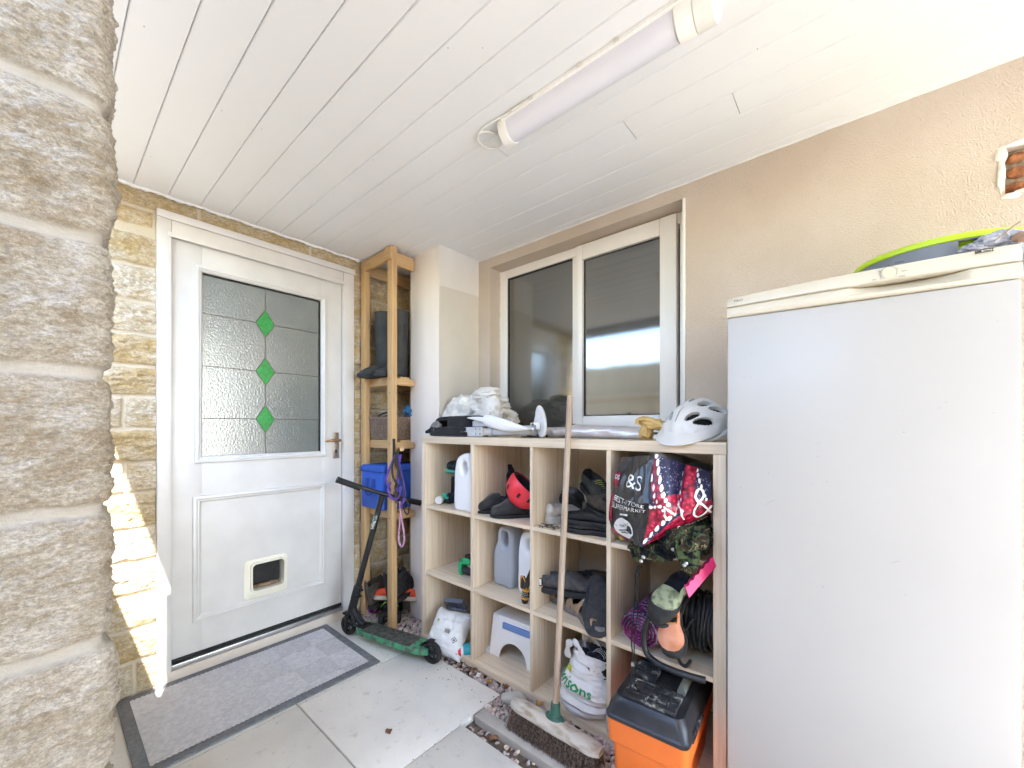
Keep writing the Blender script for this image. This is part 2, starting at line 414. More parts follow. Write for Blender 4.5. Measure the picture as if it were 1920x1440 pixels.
# unseen low wall added behind the pillar to keep the sun off the doormat
patL = []
zz = np.arange(0, 1.301, .02); yy = np.arange(0.95, DY, .02); Yg, Zg = np.meshgrid(yy, zz, indexing='ij')
hL, tL = stone_field(Yg, Zg, stone_layout(.9, 2.6, 0, 1.3, .15, .3, 8), .01, .012, .01, 44)
lw = thing('sun_block_wall', 'unseen low stone wall added between the pillar and the house to block sun', 'wall')
field_obj('stonework', [(np.stack([-.06 + hL, Yg, Zg], -1), tL)], m_stone, lw)
g = G(); g.b2((-.30, 0.95, 0), (-.062, DY, 1.30)); g.b2((-.32, 0.95, 1.30), (-.03, DY, 1.335), .006); part('coping', g, m_grout, lw, 0)

# ------------------------------------------------------------------ rendered wall with window opening
def render_mat():
    m = M('pebbledash', (.645, .555, .465), .92, (.58, .48, .38), ns=2.2, lo=.36, hi=.62, detail=7)
    n, b, L = nodes(m); tc = n.nodes.new('ShaderNodeTexCoord')
    v = n.nodes.new('ShaderNodeTexVoronoi'); v.inputs['Scale'].default_value = 230; L(tc.outputs['Object'], v.inputs['Vector'])
    z = n.nodes.new('ShaderNodeTexNoise'); z.inputs['Scale'].default_value = 140; z.inputs['Detail'].default_value = 6; z.inputs['Roughness'].default_value = .65; L(tc.outputs['Object'], z.inputs['Vector'])
    ad = n.nodes.new('ShaderNodeMath'); ad.operation = 'ADD'; L(v.outputs['Distance'], ad.inputs[0]); L(z.outputs[0], ad.inputs[1])
    bp = n.nodes.new('ShaderNodeBump'); bp.inputs['Strength'].default_value = .8; bp.inputs['Distance'].default_value = .0034; L(ad.outputs[0], bp.inputs['Height']); L(bp.outputs[0], b.inputs['Normal'])
    old = b.inputs['Base Color'].links[0].from_socket
    r = n.nodes.new('ShaderNodeMapRange'); r.inputs[1].default_value = .38; r.inputs[2].default_value = .28; r.inputs[4].default_value = .7; L(z.outputs[0], r.inputs[0])
    x = n.nodes.new('ShaderNodeMix'); x.data_type = 'RGBA'; x.inputs[7].default_value = (.46, .36, .26, 1); L(old, x.inputs[6]); L(r.outputs[0], x.inputs[0]); L(x.outputs[2], b.inputs['Base Color'])
    return m
m_render = render_mat()
WY0, WY1, WZ0, WZ1 = .572, 1.760, 1.10, 2.211       # window opening
HY0, HY1, HZ0, HZ1 = -.50, -.338, 1.885, 2.02      # knocked-out hole
rw = thing('rendered_wall', 'beige pebbledashed wall with the window, behind the shelf unit', 'wall')
g = G()
ysp = [-5, HY0, HY1, WY0, WY1, 2.5]; zsp = [-.05, WZ0, HZ0, HZ1, WZ1, 2.6]
for i in range(5):
    for j in range(5):
        ya, yb, za, zb = ysp[i], ysp[i + 1], zsp[j], zsp[j + 1]
        if i == 3 and 1 <= j <= 3: continue
        if i == 1 and j == 2: continue
        g.add([(WX, ya, za), (WX, yb, za), (WX, yb, zb), (WX, ya, zb)], [(0, 1, 2, 3)])
def reveal(y0, y1, z0, z1, d):
    for (a, b) in (((y0, z0), (y1, z0)), ((y1, z0), (y1, z1)), ((y1, z1), (y0, z1)), ((y0, z1), (y0, z0))):
        g.add([(WX, *a), (WX, *b), (WX + d, *b), (WX + d, *a)], [(0, 1, 2, 3)])
reveal(WY0, WY1, WZ0, WZ1, .24); reveal(HY0, HY1, HZ0, HZ1, .05)
bm = bmesh.new()
part('render', g, m_render, rw, 0)
g = G(); g.b2((WX + .24, -5, -.05), (WX + .34, 2.6, 2.6)); part('wall_core', g, m_grout, rw, 0)
# the hole: rough mortar, three broken brick ends, white filler around it
m_brick = M('broken brick', (.42, .17, .07), .9, (.25, .09, .04), ns=60, bump=.8, bs=120)
m_fill = M('filler', (.82, .79, .74), .8, (.70, .66, .6), ns=40, bump=.3)
m_mort = M('old mortar', (.36, .30, .21), .95, (.2, .16, .11), ns=50, bump=1)
g = G(); g.b2((WX + .035, HY0, HZ0), (WX + .07, HY1, HZ1)); part('exposed_mortar', g, m_mort, rw, 0)
for k in range(3):
    for q in range(3):
        g = G(); g.blob((WX + .035, HY1 - .026 - q * .052, HZ0 + .024 + k * .043), (.018, .021, .015), seed=k * 5 + q, amp=.5, sub=3); part('brick_end', g, m_brick, rw)
for k, (y_, z_, sy, sz) in enumerate([(HY1 + .008, HZ1 - .02, .013, .022), (HY1 + .008, HZ0 + .052, .009, .045), (HY1 - .01, HZ0 - .01, .022, .009), (HY1 - .06, HZ0 - .002, .04, .007), (HY1 - .07, HZ1 + .004, .085, .008)]):
    g = G(); g.blob((WX, y_, z_), (.006, sy, sz), seed=30 + k, amp=.35, sub=3); part('filler_patch', g, m_fill, rw)

# column boxing in the corner: smooth board, paler patch on top
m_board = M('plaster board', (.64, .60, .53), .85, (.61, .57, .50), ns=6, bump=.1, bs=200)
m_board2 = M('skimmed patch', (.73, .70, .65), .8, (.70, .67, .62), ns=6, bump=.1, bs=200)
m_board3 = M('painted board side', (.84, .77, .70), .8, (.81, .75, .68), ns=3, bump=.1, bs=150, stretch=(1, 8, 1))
CX0, CY0, CY1 = 1.52, 1.862, 2.145
col = thing('boxed_column', 'square boxed-in column in the corner left of the window', 'column')
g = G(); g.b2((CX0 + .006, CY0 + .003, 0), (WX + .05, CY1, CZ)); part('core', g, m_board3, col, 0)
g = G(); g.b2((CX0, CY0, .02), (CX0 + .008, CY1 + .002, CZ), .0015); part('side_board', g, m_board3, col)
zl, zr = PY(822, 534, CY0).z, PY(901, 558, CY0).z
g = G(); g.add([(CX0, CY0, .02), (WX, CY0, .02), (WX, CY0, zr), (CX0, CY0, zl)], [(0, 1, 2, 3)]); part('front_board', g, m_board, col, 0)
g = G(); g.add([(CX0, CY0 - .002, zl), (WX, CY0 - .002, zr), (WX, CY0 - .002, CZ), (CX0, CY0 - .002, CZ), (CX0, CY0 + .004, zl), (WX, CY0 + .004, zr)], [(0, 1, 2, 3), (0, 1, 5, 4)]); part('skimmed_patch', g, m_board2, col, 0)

# ------------------------------------------------------------------ ceiling of V-jointed boards, fascia
m_ceil = M('ceiling board', (.82, .825, .83), .42, (.79, .795, .80), ns=3, stretch=(1, .4, 1), bump=.03, bs=20)
g = G(); bw = .1185; k0 = -3
edges = [.262 + bw * k for k in range(-2, 15)]
x = .262 + bw * -2
g_c = G()
for k in range(-2, 14):
    a, b = .262 + bw * k, .262 + bw * (k + 1)
    b = min(b, WX + .2)
    gw = .0018 if k < 7 else .0014; dz = rnd.uniform(-.0006, .0006)
    cuts = {7: [1.05], 9: [.62], 5: [-.2], 10: [.30]}.get(k, [])
    ysg = [-2.45] + [c for c in sorted(cuts)] + [2.5]
    for q in range(len(ysg) - 1):
        y0_, y1_ = ysg[q] + .0012, ysg[q + 1] - .0012
        pr = [(a + gw * .5, CZ + .004), (a + gw * .5 + .0024, CZ + dz), (b - gw * .5 - .0024, CZ + dz), (b - gw * .5, CZ + .004), (b - gw * .5, CZ + .012), (a + gw * .5, CZ + .012)]
        g_c.prism(pr, y0_, y1_)
o = struct('ceiling', g_c, m_ceil, 20)
m_groove = M('groove', (.76, .74, .70), .8, (.45, .41, .36), ns=20)
g = G(); g.b2((0, -2.45, CZ + .013), (2.1, 2.6, CZ + .10)); o = link_mesh('ceiling_backing', g, m_groove, None, 0); o['kind'] = 'structure'
m_bead = M('bead', (.84, .83, .80), .5)
g = G(); yy = np.linspace(-.6, CY0, 120)
pts = [(WX - .002, y_, CZ - .001 + .0006 * math.sin(y_ * 31)) for y_ in yy]
g.tube(pts, [.0042 + .0005 * math.sin(k * 1.7) for k in range(120)], 6)
pts = [(x_, DY - .006, CZ - .003 + .003 * math.sin(x_ * 41)) for x_ in np.linspace(.06, 1.33, 90)]; g.tube(pts, [.008 + .003 * math.sin(k * 2.3) for k in range(90)], 6)
pts = [(x_, CY0 - .001, CZ - .002) for x_ in np.linspace(CX0, WX, 10)]; g.tube(pts, .004, 6)
pts = [(CX0 - .001, y_, CZ - .002) for y_ in np.linspace(CY0, CY1, 10)]; g.tube(pts, .004, 6)
o = struct('ceiling_sealant', g, m_bead)
g = G(); g.b2((-.06, -2.48, CZ - .09), (-.035, 2.5, CZ + .16)); g.b2((-.13, -2.48, CZ + .02), (-.062, 2.5, CZ + .09), .02)
g.b2((-.035, -2.50, CZ - .09), (2.1, -2.475, CZ + .16)); g.b2((-.06, -2.48, CZ + .16), (2.1, 2.6, CZ + .19))
solo('roof', g, M('fascia', (.55, .56, .58), .4), 'flat porch roof edge with grey fascia and gutter', 'roof')

oh = thing('sun_blocker', 'unseen added outhouse behind the camera, out of frame', 'sun_blocker')  # added out of view to keep the sun off the pillar and near floor
g = G(); g.b2((-.80, -2.9, 0), (-.14, -.35, 3.2)); part('walls', g, m_render, oh, 0)
g = G(); g.b2((-.86, -2.96, 3.202), (-.14, -.30, 3.28), .01); part('roof', g, M('roof felt', (.12, .12, .12), .9), oh)

# ------------------------------------------------------------------ door
door = thing('front_door', 'white panelled door with green diamond leaded glass and a cat flap', 'door', (0, DY, 0))
g = G()
fx0, fx1, lx0, lx1 = .340, 1.294, .392, 1.222
g.b2((fx0, -.012, .05), (lx0, .10, 2.20), .003); g.b2((lx1, -.012, .05), (fx1 - .002, .10, 2.20), .003)
g.b2((lx0 + .0005, -.010, 2.105), (lx1 - .0005, .10, 2.198), .003)
g.b2((fx0 - .002, -.024, 2.165), (fx1 + .001, -.0125, 2.20), .004)
g.b2((lx0 - .012, -.016, 2.088), (lx1 + .012, -.0105, 2.110), .002)
part('door_frame', g, white_paint, door)
# leaf: rails and stiles around glass, raised lower panel
Lz0, Lz1 = .098, 2.100; gx0, gx1, gz0, gz1 = .515, 1.093, 1.051, 1.963
g = G(); yF, yB = .012, .052
g.b2((lx0 + .003, yF, Lz0), (gx0 - .002, yB, Lz1), .002); g.b2((gx1 + .002, yF, Lz0), (lx1 - .003, yB, Lz1), .002)
g.b2((gx0 - .0025, yF, gz1 + .002), (gx1 + .0025, yB - .001, Lz1), .002); hx0, hx1, hz0, hz1 = .716, .890, .312, .473
g.b2((gx0 - .0025, yF, hz1), (gx1 + .0025, yB - .001, gz0 - .002)); g.b2((gx0 - .0025, yF, Lz0), (gx1 + .0025, yB - .001, hz0))
g.b2((gx0 - .0025, yF, hz0 - .0001), (hx0, yB - .001, hz1 + .0001)); g.b2((hx1, yF, hz0 - .0001), (gx1 + .0025, yB - .001, hz1 + .0001))
leaf = part('door_leaf', g, white_paint, door)
def moulding(x0, x1, z0, z1, wd, inner_dip=.0):
    gg = G(); prof = [(0, 0.002), (.004, -.010), (.016, -.013), (.022, -.008), (wd - .010, -.009), (wd - .003, -.004), (wd, .002)]
    cs = [(x0, z0, 1, 1), (x1, z0, -1, 1), (x1, z1, -1, -1), (x0, z1, 1, -1)]
    rings = [[(cx + sx * a, yF + b, cz + sz * a) for a, b in prof] for cx, cz, sx, sz in cs]
    n_ = len(prof); vs = [p for r_ in rings for p in r_]; fs = []
    for i in range(4):
        for k in range(n_ - 1): fs.append((i * n_ + k, i * n_ + k + 1, ((i + 1) % 4) * n_ + k + 1, ((i + 1) % 4) * n_ + k))
    gg.add(vs, fs); return gg
part('glazing_bead', moulding(.480, 1.127, 1.020, 1.997, .034), white_paint, leaf, 25)
part('panel_moulding', moulding(.472, 1.122, .243, .862, .036), white_paint, leaf, 25)
def door_glass():
    m = M('obscure glass', (.15, .17, .155), .09, (.12, .14, .13), ns=3, ior=2.4); n, b, L = nodes(m)
    tc = n.nodes.new('ShaderNodeTexCoord')
    z = n.nodes.new('ShaderNodeTexNoise'); z.inputs['Scale'].default_value = 120; z.inputs['Detail'].default_value = 3; L(tc.outputs['Object'], z.inputs['Vector'])
    bp = n.nodes.new('ShaderNodeBump'); bp.inputs['Strength'].default_value = .9; bp.inputs['Distance'].default_value = .0014; L(z.outputs[0], bp.inputs['Height']); L(bp.outputs[0], b.inputs['Normal']); return m
m_dg = door_glass()
def copybump(m, scale, st=.7, dist=.0012, stretch=None):
    n, b, L = nodes(m); tc = n.nodes.new('ShaderNodeTexCoord'); z = n.nodes.new('ShaderNodeTexNoise'); z.inputs['Scale'].default_value = scale; z.inputs['Detail'].default_value = 3
    if stretch:
        mp = n.nodes.new('ShaderNodeMapping'); mp.inputs['Scale'].default_value = stretch; L(tc.outputs['Object'], mp.inputs[0]); L(mp.outputs[0], z.inputs['Vector'])
    else: L(tc.outputs['Object'], z.inputs['Vector'])
    bp = n.nodes.new('ShaderNodeBump'); bp.inputs['Strength'].default_value = st; bp.inputs['Distance'].default_value = dist; L(z.outputs[0], bp.inputs['Height']); L(bp.outputs[0], b.inputs['Normal']); return m
m_green = copybump(M('green glass', (.015, .22, .035), .1, (.02, .30, .05), ns=60, ior=1.6), 150)
gy = .026
g = G(); g.b2((gx0 - .004, gy, gz0 - .004), (gx1 + .004, gy + .012, gz1 + .004)); pane = part('glass_pane', g, m_dg, leaf, 0)
g = G(); g.b2((gx0 + .001, gy - .003, gz1 - .008), (gx1 - .001, gy - .0002, gz1 + .003)); g.b2((gx1 - .009, gy - .003, gz0), (gx1 + .001, gy - .0002, gz1 - .0085)); part('glazing_gasket', g, black_rub, pane, 0)
m_lead = M('lead', (.16, .14, .12), .5, (.10, .09, .08), ns=40, metal=.5)
dx, dh, dw = .797, .076, .0475; dzs = (1.242, 1.503, 1.766)
g = G(); lw_ = .0036
segs = [((dx, gz0), (dx, dzs[0] - dh)), ((dx, dzs[0] + dh), (dx, dzs[1] - dh)), ((dx, dzs[1] + dh), (dx, dzs[2] - dh)), ((dx, dzs[2] + dh), (dx, gz1 - .008))]
for z_ in dzs: segs += [((gx0, z_), (dx - dw, z_)), ((dx + dw, z_), (gx1 - .009, z_))]
for z_ in dzs: segs += [((dx - dw, z_), (dx, z_ + dh)), ((dx, z_ + dh), (dx + dw, z_)), ((dx + dw, z_), (dx, z_ - dh)), ((dx, z_ - dh), (dx - dw, z_))]
for a, b in segs: g.tube([(a[0], gy - .001, a[1]), (b[0], gy - .001, b[1])], lw_ * .6, 6)
part('lead_strip', g, m_lead, pane)
for z_ in dzs:
    g = G(); g.prism([(dx - dw, z_), (dx, z_ - dh), (dx + dw, z_), (dx, z_ + dh)], gy - .0015, gy + .004); part('green_diamond', g, m_green, pane, 0)
# handle
m_rust = M('rusty brass', (.30, .16, .08), .45, (.42, .26, .12), ns=60, metal=.8)
g = G(); g.b2((1.164, .006, 1.005), (1.202, .0115, 1.165), .002); hp = part('handle_plate', g, M('tarnished plate', (.28, .22, .19), .4, (.42, .36, .32), ns=50, metal=.8), leaf)
g = G(); g.tube([(1.183, .008, 1.118), (1.183, -.038, 1.118)], .009, 12); g.tube(spline([(1.190, -.040, 1.118), (1.165, -.043, 1.119), (1.13, -.044, 1.117), (1.098, -.040, 1.113)], 5), [.0085] * 6 + [.0075] * 5 + [.0065] * 5, 10); part('lever', g, m_rust, hp)
g = G(); g.tube([(1.183, .0055, 1.052), (1.183, .0035, 1.052)], .007, 12); g.b2((1.180, .0035, 1.036), (1.186, .0058, 1.052)); part('keyhole', g, black_pl, hp)
# cat flap
m_cream = M('aged plastic', (.80, .77, .66), .4, (.74, .70, .56), ns=8)
def rrect(x0, x1, z0, z1, r, n=5):
    out = []
    for cx, cz, a0 in ((x1 - r, z1 - r, 0), (x0 + r, z1 - r, 90), (x0 + r, z0 + r, 180), (x1 - r, z0 + r, 270)):
        for k in range(n + 1):
            a = R(a0 + 90 * k / n); out.append((cx + r * math.cos(a), cz + r * math.sin(a)))
    return out
cf = G()
o1, i1 = rrect(.690, .903, .281, .487, .022), rrect(.722, .885, .318, .468, .018); i2 = rrect(.728, .879, .324, .462, .02)
rings = [[(p[0], yF + .002, p[1]) for p in o1], [(p[0], yF - .004, p[1]) for p in o1], [(p[0], yF - .006, p[1]) for p in rrect(.694, .899, .285, .483, .02)], [(p[0], yF - .006, p[1]) for p in rrect(.718, .889, .314, .472, .02)],
         [(p[0], yF - .022, p[1]) for p in rrect(.719, .888, .315, .471, .02)], [(p[0], yF - .022, p[1]) for p in rrect(.726, .881, .322, .464, .02)], [(p[0], yF + .055, p[1]) for p in i2]]
cf.loft(rings, cap=False)
flap = part('cat_flap', cf, m_cream, leaf, 30)
g = G(); g.add([(.72, yF - .0006, .31), (.89, yF - .0006, .31), (.89, yF - .0006, .475), (.72, yF - .0006, .475)], [(0, 1, 2, 3)])
g = G(); g.b2((.724, yF + .045, .318), (.884, yF + .05, .468)); part('flap_door', g, M('smoked clear plastic', (.28, .31, .36), .15, (.2, .23, .27), ns=8), flap, 0)
g = G(); g.blob((.80, yF + .022, .333), (.07, .02, .01), seed=4, amp=.5); part('debris', g, M('dry leaf litter', (.34, .24, .14), .9, (.2, .13, .07), ns=80, bump=1), flap)
m_sill = M('sill stone', (.66, .58, .50), .8, (.58, .50, .42), ns=6, bump=.2)
g = G(); g.b2((.335, -.008, -.02), (1.30, .14, .053), .006); part('threshold', g, m_sill, door)
g = G(); g.b2((lx0 + .001, -.004, .054), (lx1 - .001, .05, .076), .003); part('weather_bar', g, M('aluminium', (.62, .62, .62), .35, metal=.9), door)
g = G(); g.b2((lx0 + .001, .014, .078), (lx1 - .001, .05, .095)); part('dark_gap_strip', g, black_rub, door, 0)  # black strip put in for the shade of the gap under the leaf
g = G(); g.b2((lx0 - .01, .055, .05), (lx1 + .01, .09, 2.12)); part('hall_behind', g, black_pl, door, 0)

# ------------------------------------------------------------------ window
win = thing('window', 'white two-pane window with reeded glass above the shelf unit', 'window', (1.945, 0, 0))
FY0, FY1, FZ0, FZ1 = .574, 1.758, 1.102, 2.2095
g = G()
def yframe(gg, y0, y1, z0, z1, t, x0, x1, bev=.004):
    tl, tr, tb, tt = t
    gg.b2((x0, y0, z0), (x1, y0 + tl, z1), bev); gg.b2((x0, y1 - tr, z0), (x1, y1, z1), bev)
    gg.b2((x0 + .0008, y0 + tl + .0003, z0), (x1, y1 - tr - .0003, z0 + tb), bev); gg.b2((x0 + .0008, y0 + tl + .0003, z1 - tt), (x1, y1 - tr - .0003, z1), bev)
yframe(g, FY0, FY1, FZ0, FZ1, (.05, .051, .06, .0515), 0, .06)
g.b2((.001, 1.171, FZ0 + .061), (.06, 1.213, FZ1 - .052), .004)
part('window_frame', g, upvc, win)
g = G(); yframe(g, .635, 1.180, 1.1725, 2.203, (.0785, .041, .086, .082), -.018, .03, .006); sash = part('sash', g, upvc, win)
def reeded(nm, dist):
    m = M(nm, (.06, .065, .058), .05, (.09, .095, .085), ns=3, ior=2.6)
    return copybump(m, 12, .8, dist, (1, 30, 7))
m_reed = reeded('reeded glass', .00005); m_reed2 = reeded('blurred reeded glass', .00012)
g = G(); g.b2((.006, .7075, 1.249), (.014, 1.145, 2.126)); p1 = part('glass_pane', g, m_reed, sash, 0)
g = G(); yframe(g, .7137, 1.1388, 1.2588, 2.1208, (.004, .004, .004, .004), .001, .0058, 0); part('glazing_gasket', g, black_rub, sash, 0)
g = G(); g.b2((.020, 1.203, 1.155), (.028, 1.713, 2.166)); part('glass_pane', g, m_reed2, win, 0)
g = G(); yframe(g, 1.2133, 1.7068, 1.1625, 2.1578, (.004, .005, .004, .005), .012, .0198, 0); part('glazing_gasket', g, black_rub, win, 0)
g = G(); g.b2((-.098, WY0 - .004, 1.10), (-.106, WY0 + .008, 2.211), .002); part('edge_trim', g, upvc, win)
g = G(); g.b2((-.088, WY0 + .002, 1.075), (-.001, WY1 - .002, 1.112), .006); part('window_sill', g, upvc, win)
g = G()
for k in range(60): g.blob((-.004, FY1 - .001 + rnd.uniform(-.002, .002), FZ0 + .02 + k * .0183), (.006, .006, .012), seed=k, amp=.4, sub=1)
part('sealant', g, m_bead, win)

# ------------------------------------------------------------------ ceiling light
lt = thing('batten_light', 'white tubular batten light fixed along the ceiling boards', 'light', (1.085, 0, CZ))
def dprof(rw_, rh, y_, n=14, z0=-.012):
    return [(rw_ * math.cos(PI * k / (n - 1)), y_, z0 - rh * math.sin(PI * k / (n - 1))) for k in range(n)] + [(-rw_, y_, z0 + .008), (rw_, y_, z0 + .008)]
ly0, ly1 = .355, .925
g = G(); g.loft([dprof(.042, .050, ly0 + .0), dprof(.042, .050, ly1)]); part('diffuser', g, M('diffuser', (.74, .74, .80), .35, (.70, .70, .77), ns=4), lt)
m_cap = M('end cap', (.84, .83, .79), .35, (.78, .76, .70), ns=8)
for a, b, c in ((ly1, ly1 + .036, 1), (ly0 - .045, ly0, 1)):
    g = G(); g.loft([dprof(.044, .053, a - .002), dprof(.0465, .056, a + .004), dprof(.0465, .056, b - .006), dprof(.040, .047, b)]); part('end_cap', g, m_cap, lt)
g = G(); g.loft([dprof(.040, .050, ly0 - .10), dprof(.046, .056, ly0 - .092), dprof(.046, .056, ly0 - .05), dprof(.041, .050, ly0 - .0455)]); part('end_housing', g, m_cap, lt)
g = G(); g.b2((-.052, ly0 - .03, -.012), (.05, ly1 + .01, -.001)); part('back_tray', g, upvc, lt)
for y_ in (.50, .62, .80, .885): 
    g = G(); g.b2((-.058, y_ - .007, -.012), (-.0525, y_ + .007, -.004), .001); part('clip', g, M('old clip', (.7, .66, .58), .6), lt)
g = G(); cyc = ly1 + .115
g.tube([(.0 + .052 * math.cos(a), cyc - .005 + .040 * math.sin(a), -.006 - .004 * math.sin(a * .5)) for a in np.linspace(-1.2, 2 * PI - .8, 40)], .0035, 8)
g.tube(spline([(-.03, cyc + .03, -.006), (-.06, cyc - .03, -.008), (-.055, ly1 - .02, -.008), (-.055, ly1 - .1, -.008)], 8), .003, 8)
part('cable', g, m_cap, lt)

# ------------------------------------------------------------------ doormat
mat_ = thing('doormat', 'grey ribbed doormat with dark grey border before the door', 'doormat', (0, 0, 0))
mx0, mx1, my0, my1 = .205, 1.117, 1.835, 2.428; bd = .040
mp_ = M('mat pile', (.61, .60, .60), .95, (.50, .49, .49), ns=60, bump=.6, bs=300)
U, V = np.meshgrid(np.linspace(mx0 + bd, mx1 - bd, 330), np.linspace(my0 + bd, my1 - bd, 200), indexing='ij')
cell = (np.floor(U / .16) + np.floor(V / .16)).astype(int)
rot = np.where(cell % 2 == 0, 1, -1); ph = (U * rot + V) * .7071 / .0115 * 2 * PI
dd = .0095 + .0016 * np.sin(ph) + .0012 * (fbm(U * 60, V * 60, 0, 3, 5) - .5)
g = G(); g.grid(np.stack([U, V, dd], -1)); part('pile', g, mp_, mat_, 180)
mb_ = M('mat border', (.13, .135, .145), .85, (.19, .195, .205), ns=60, bump=.4, bs=200)
g = G(); yframe_ = [((mx0, my0), (mx1, my0 + bd)), ((mx0, my1 - bd), (mx1, my1)), ((mx0, my0 + bd + .0002), (mx0 + bd, my1 - bd - .0002)), ((mx1 - bd, my0 + bd + .0002), (mx1, my1 - bd - .0002))]
for a, b in yframe_: g.b2((*a, .0015), (*b, .0085), .002)
g.b2((mx0 + .01, my0 + .01, .001), (mx1 - .01, my1 - .01, .005)); part('border', g, mb_, mat_)
# ------------------------------------------------------------------ shape makers for small things
def outline_plate(outs, depth, bev=.003, res=2):
    """flat shape with holes: outs = closed outlines in (x, z); thickness along y"""
    cu = bpy.data.curves.new('outline', 'CURVE'); cu.dimensions = '2D'; cu.fill_mode = 'BOTH'
    cu.extrude = max(0, depth / 2 - bev); cu.bevel_depth = bev; cu.bevel_resolution = res; cu.offset = -bev
    for o_ in outs:
        s = cu.splines.new('POLY'); s.points.add(len(o_) - 1); s.use_cyclic_u = True
        for p, q in zip(s.points, o_): p.co = (q[0], q[1], 0, 1)
    ob = bpy.data.objects.new('outline', cu); me = bpy.data.meshes.new_from_object(ob)
    bm = bmesh.new(); bm.from_mesh(me); bmesh.ops.remove_doubles(bm, verts=bm.verts[:], dist=1e-5); bm.verts.index_update()
    vs = [(v.co.x, v.co.z, v.co.y) for v in bm.verts]; fs = [[v.index for v in f.verts] for f in bm.faces]; bm.free()
    bpy.data.objects.remove(ob); bpy.data.curves.remove(cu); bpy.data.meshes.remove(me)
    return vs, fs
def sm2(pts, n=6):
    return [(p.x, p.z) for p in spline([(a, 0, b) for a, b in pts], n, True)]
def T(loc=(0, 0, 0), rx=0., ry=0., rz=0., sc_=(1, 1, 1)):
    return Matrix.Translation(loc) @ Matrix.Rotation(R(rz), 4, 'Z') @ Matrix.Rotation(R(ry), 4, 'Y') @ Matrix.Rotation(R(rx), 4, 'X') @ Matrix.Diagonal((*sc_, 1))
def crumple(g_, c, r, seed=0, amp=.25, sub=5, fold=(3, 3, 3), mi=0, M_=None, floor=None):
    bm = bmesh.new(); bmesh.ops.create_icosphere(bm, subdivisions=sub, radius=1)
    V = np.array([v.co[:] for v in bm.verts])
    a = fbm(V[:, 0] * fold[0] + 7, V[:, 1] * fold[1] + 3, V[:, 2] * fold[2] + 5, 4, seed, True); b_ = fbm(V[:, 0] * 1.7 + 4, V[:, 1] * 1.7, V[:, 2] * 1.7, 2, seed + 50)
    k = 1 + amp * (a - .62) * 1.6 + amp * (b_ - .5) * 1.4
    V = V * k[:, None] * np.array(r)
    V = V + np.array(c)
    if floor is not None: V[:, 2] = np.maximum(V[:, 2], floor + .004 * fbm(V[:, 0] * 60, V[:, 1] * 60, 0, 2, seed))
    bm.verts.index_update(); g_.add([Vector(v) for v in V], [[v.index for v in f.verts] for f in bm.faces], mi, M_); bm.free(); return g_
def shoe_geo(L=.27, W=.10, Hc=.075, toe=.055, instep=.065, open_to=.46, sole=.018, heel=.0, n=28, closed=False, waist=.1, rand_h=None, pointy=2.6):
    up, so, li, rd = G(), G(), G(), G()
    if rand_h: n = 72
    st = np.concatenate([[0, .012, .03], np.linspace(.06, .94, 60 if rand_h else 26), [.97, .988, 1.0]])
    def env(f): return max(0., 1 - abs(2 * f - 1) ** 3.4) ** (1 / pointy)
    rings = []
    for f in st:
        e = env(f) if f > .5 else max(0., 1 - abs(2 * f - 1) ** 4) ** (1 / 2.4)
        wv = W / 2 * e * (.78 + .22 * sstep(.35, .68, f)) * (1 - waist * math.exp(-((f - .38) / .13) ** 2)) + .0008
        h0 = Hc + (instep - Hc) * float(sstep(open_to - .05, open_to + .08, f)); h0 = h0 + (toe - instep) * float(sstep(.58, .86, f))
        h = h0 * (e ** .55 if f > .5 else e ** .3)
        ring = []
        for k in range(n):
            a = -PI / 2 + 2 * PI * k / n
            ca, sa = math.cos(a), math.sin(a)
            x = wv * math.copysign(abs(ca) ** .75, ca); z = h / 2 + h / 2 * math.copysign(abs(sa) ** .8, sa)
            tall = max(0., (h - .06) / .1)
            if z > .04: x *= 1 - .12 * min(1, tall)
            if not closed and .07 < f < open_to:
                q = min(1, (open_to - f) / .06, (f - .07) / .04)
                if sa > .62: z = z * (1 - q) + min(z, .03) * q; x *= .86
            ring.append((x, L * (.5 - f), z + sole))
        rings.append(ring)
    def mi(i, k):
        a = -PI / 2 + 2 * PI * (k + .5) / n; f = (st[i] + st[i + 1]) / 2
        return 1 if (not closed and .06 < f < open_to + .01 and math.sin(a) > .58) else 0
    vs = [p for r_ in rings for p in r_]
    for i in range(len(st) - 1):
        for k in range(n):
            q = (i * n + k, i * n + (k + 1) % n, (i + 1) * n + (k + 1) % n, (i + 1) * n + k)
            t_ = mi(i, k); zc_ = sum(vs[j][2] for j in q) / 4 - sole
            (li if t_ else (rd if (rand_h and zc_ < rand_h * (.55 + .6 * st[i])) else up)).f.append(q)
    for g_ in (up, li, rd): g_.v = list(vs); g_.mi = [0] * len(g_.f)
    nn = 44; out = []
    for k in range(nn):
        a = 2 * PI * k / nn; f = .5 - .5 * math.cos(a)
        e = env(f) if f > .5 else max(0., 1 - abs(2 * f - 1) ** 4) ** (1 / 2.4)
        wv = (W / 2 + .003) * e * (.80 + .20 * float(sstep(.35, .68, f))) * (1 - waist * math.exp(-((f - .38) / .13) ** 2))
        out.append((wv * (1 if a < PI else -1), L * (.5 - f) * 1.015))
    rg = []
    for z_, s_ in ((0, .93), (.003, 1.0), (sole * .9, 1.02), (sole * 1.25, .97)): rg.append([(x * s_, y * s_, z_) for x, y in out])
    so.loft(rg)
    def clean(g_):
        used = sorted({i for f in g_.f for i in f}); mp = {u: i for i, u in enumerate(used)}
        g_.v = [g_.v[u] for u in used]; g_.f = [tuple(mp[i] for i in f) for f in g_.f]
    for g_ in (up, li, rd): clean(g_)
    return up, so, li, rd
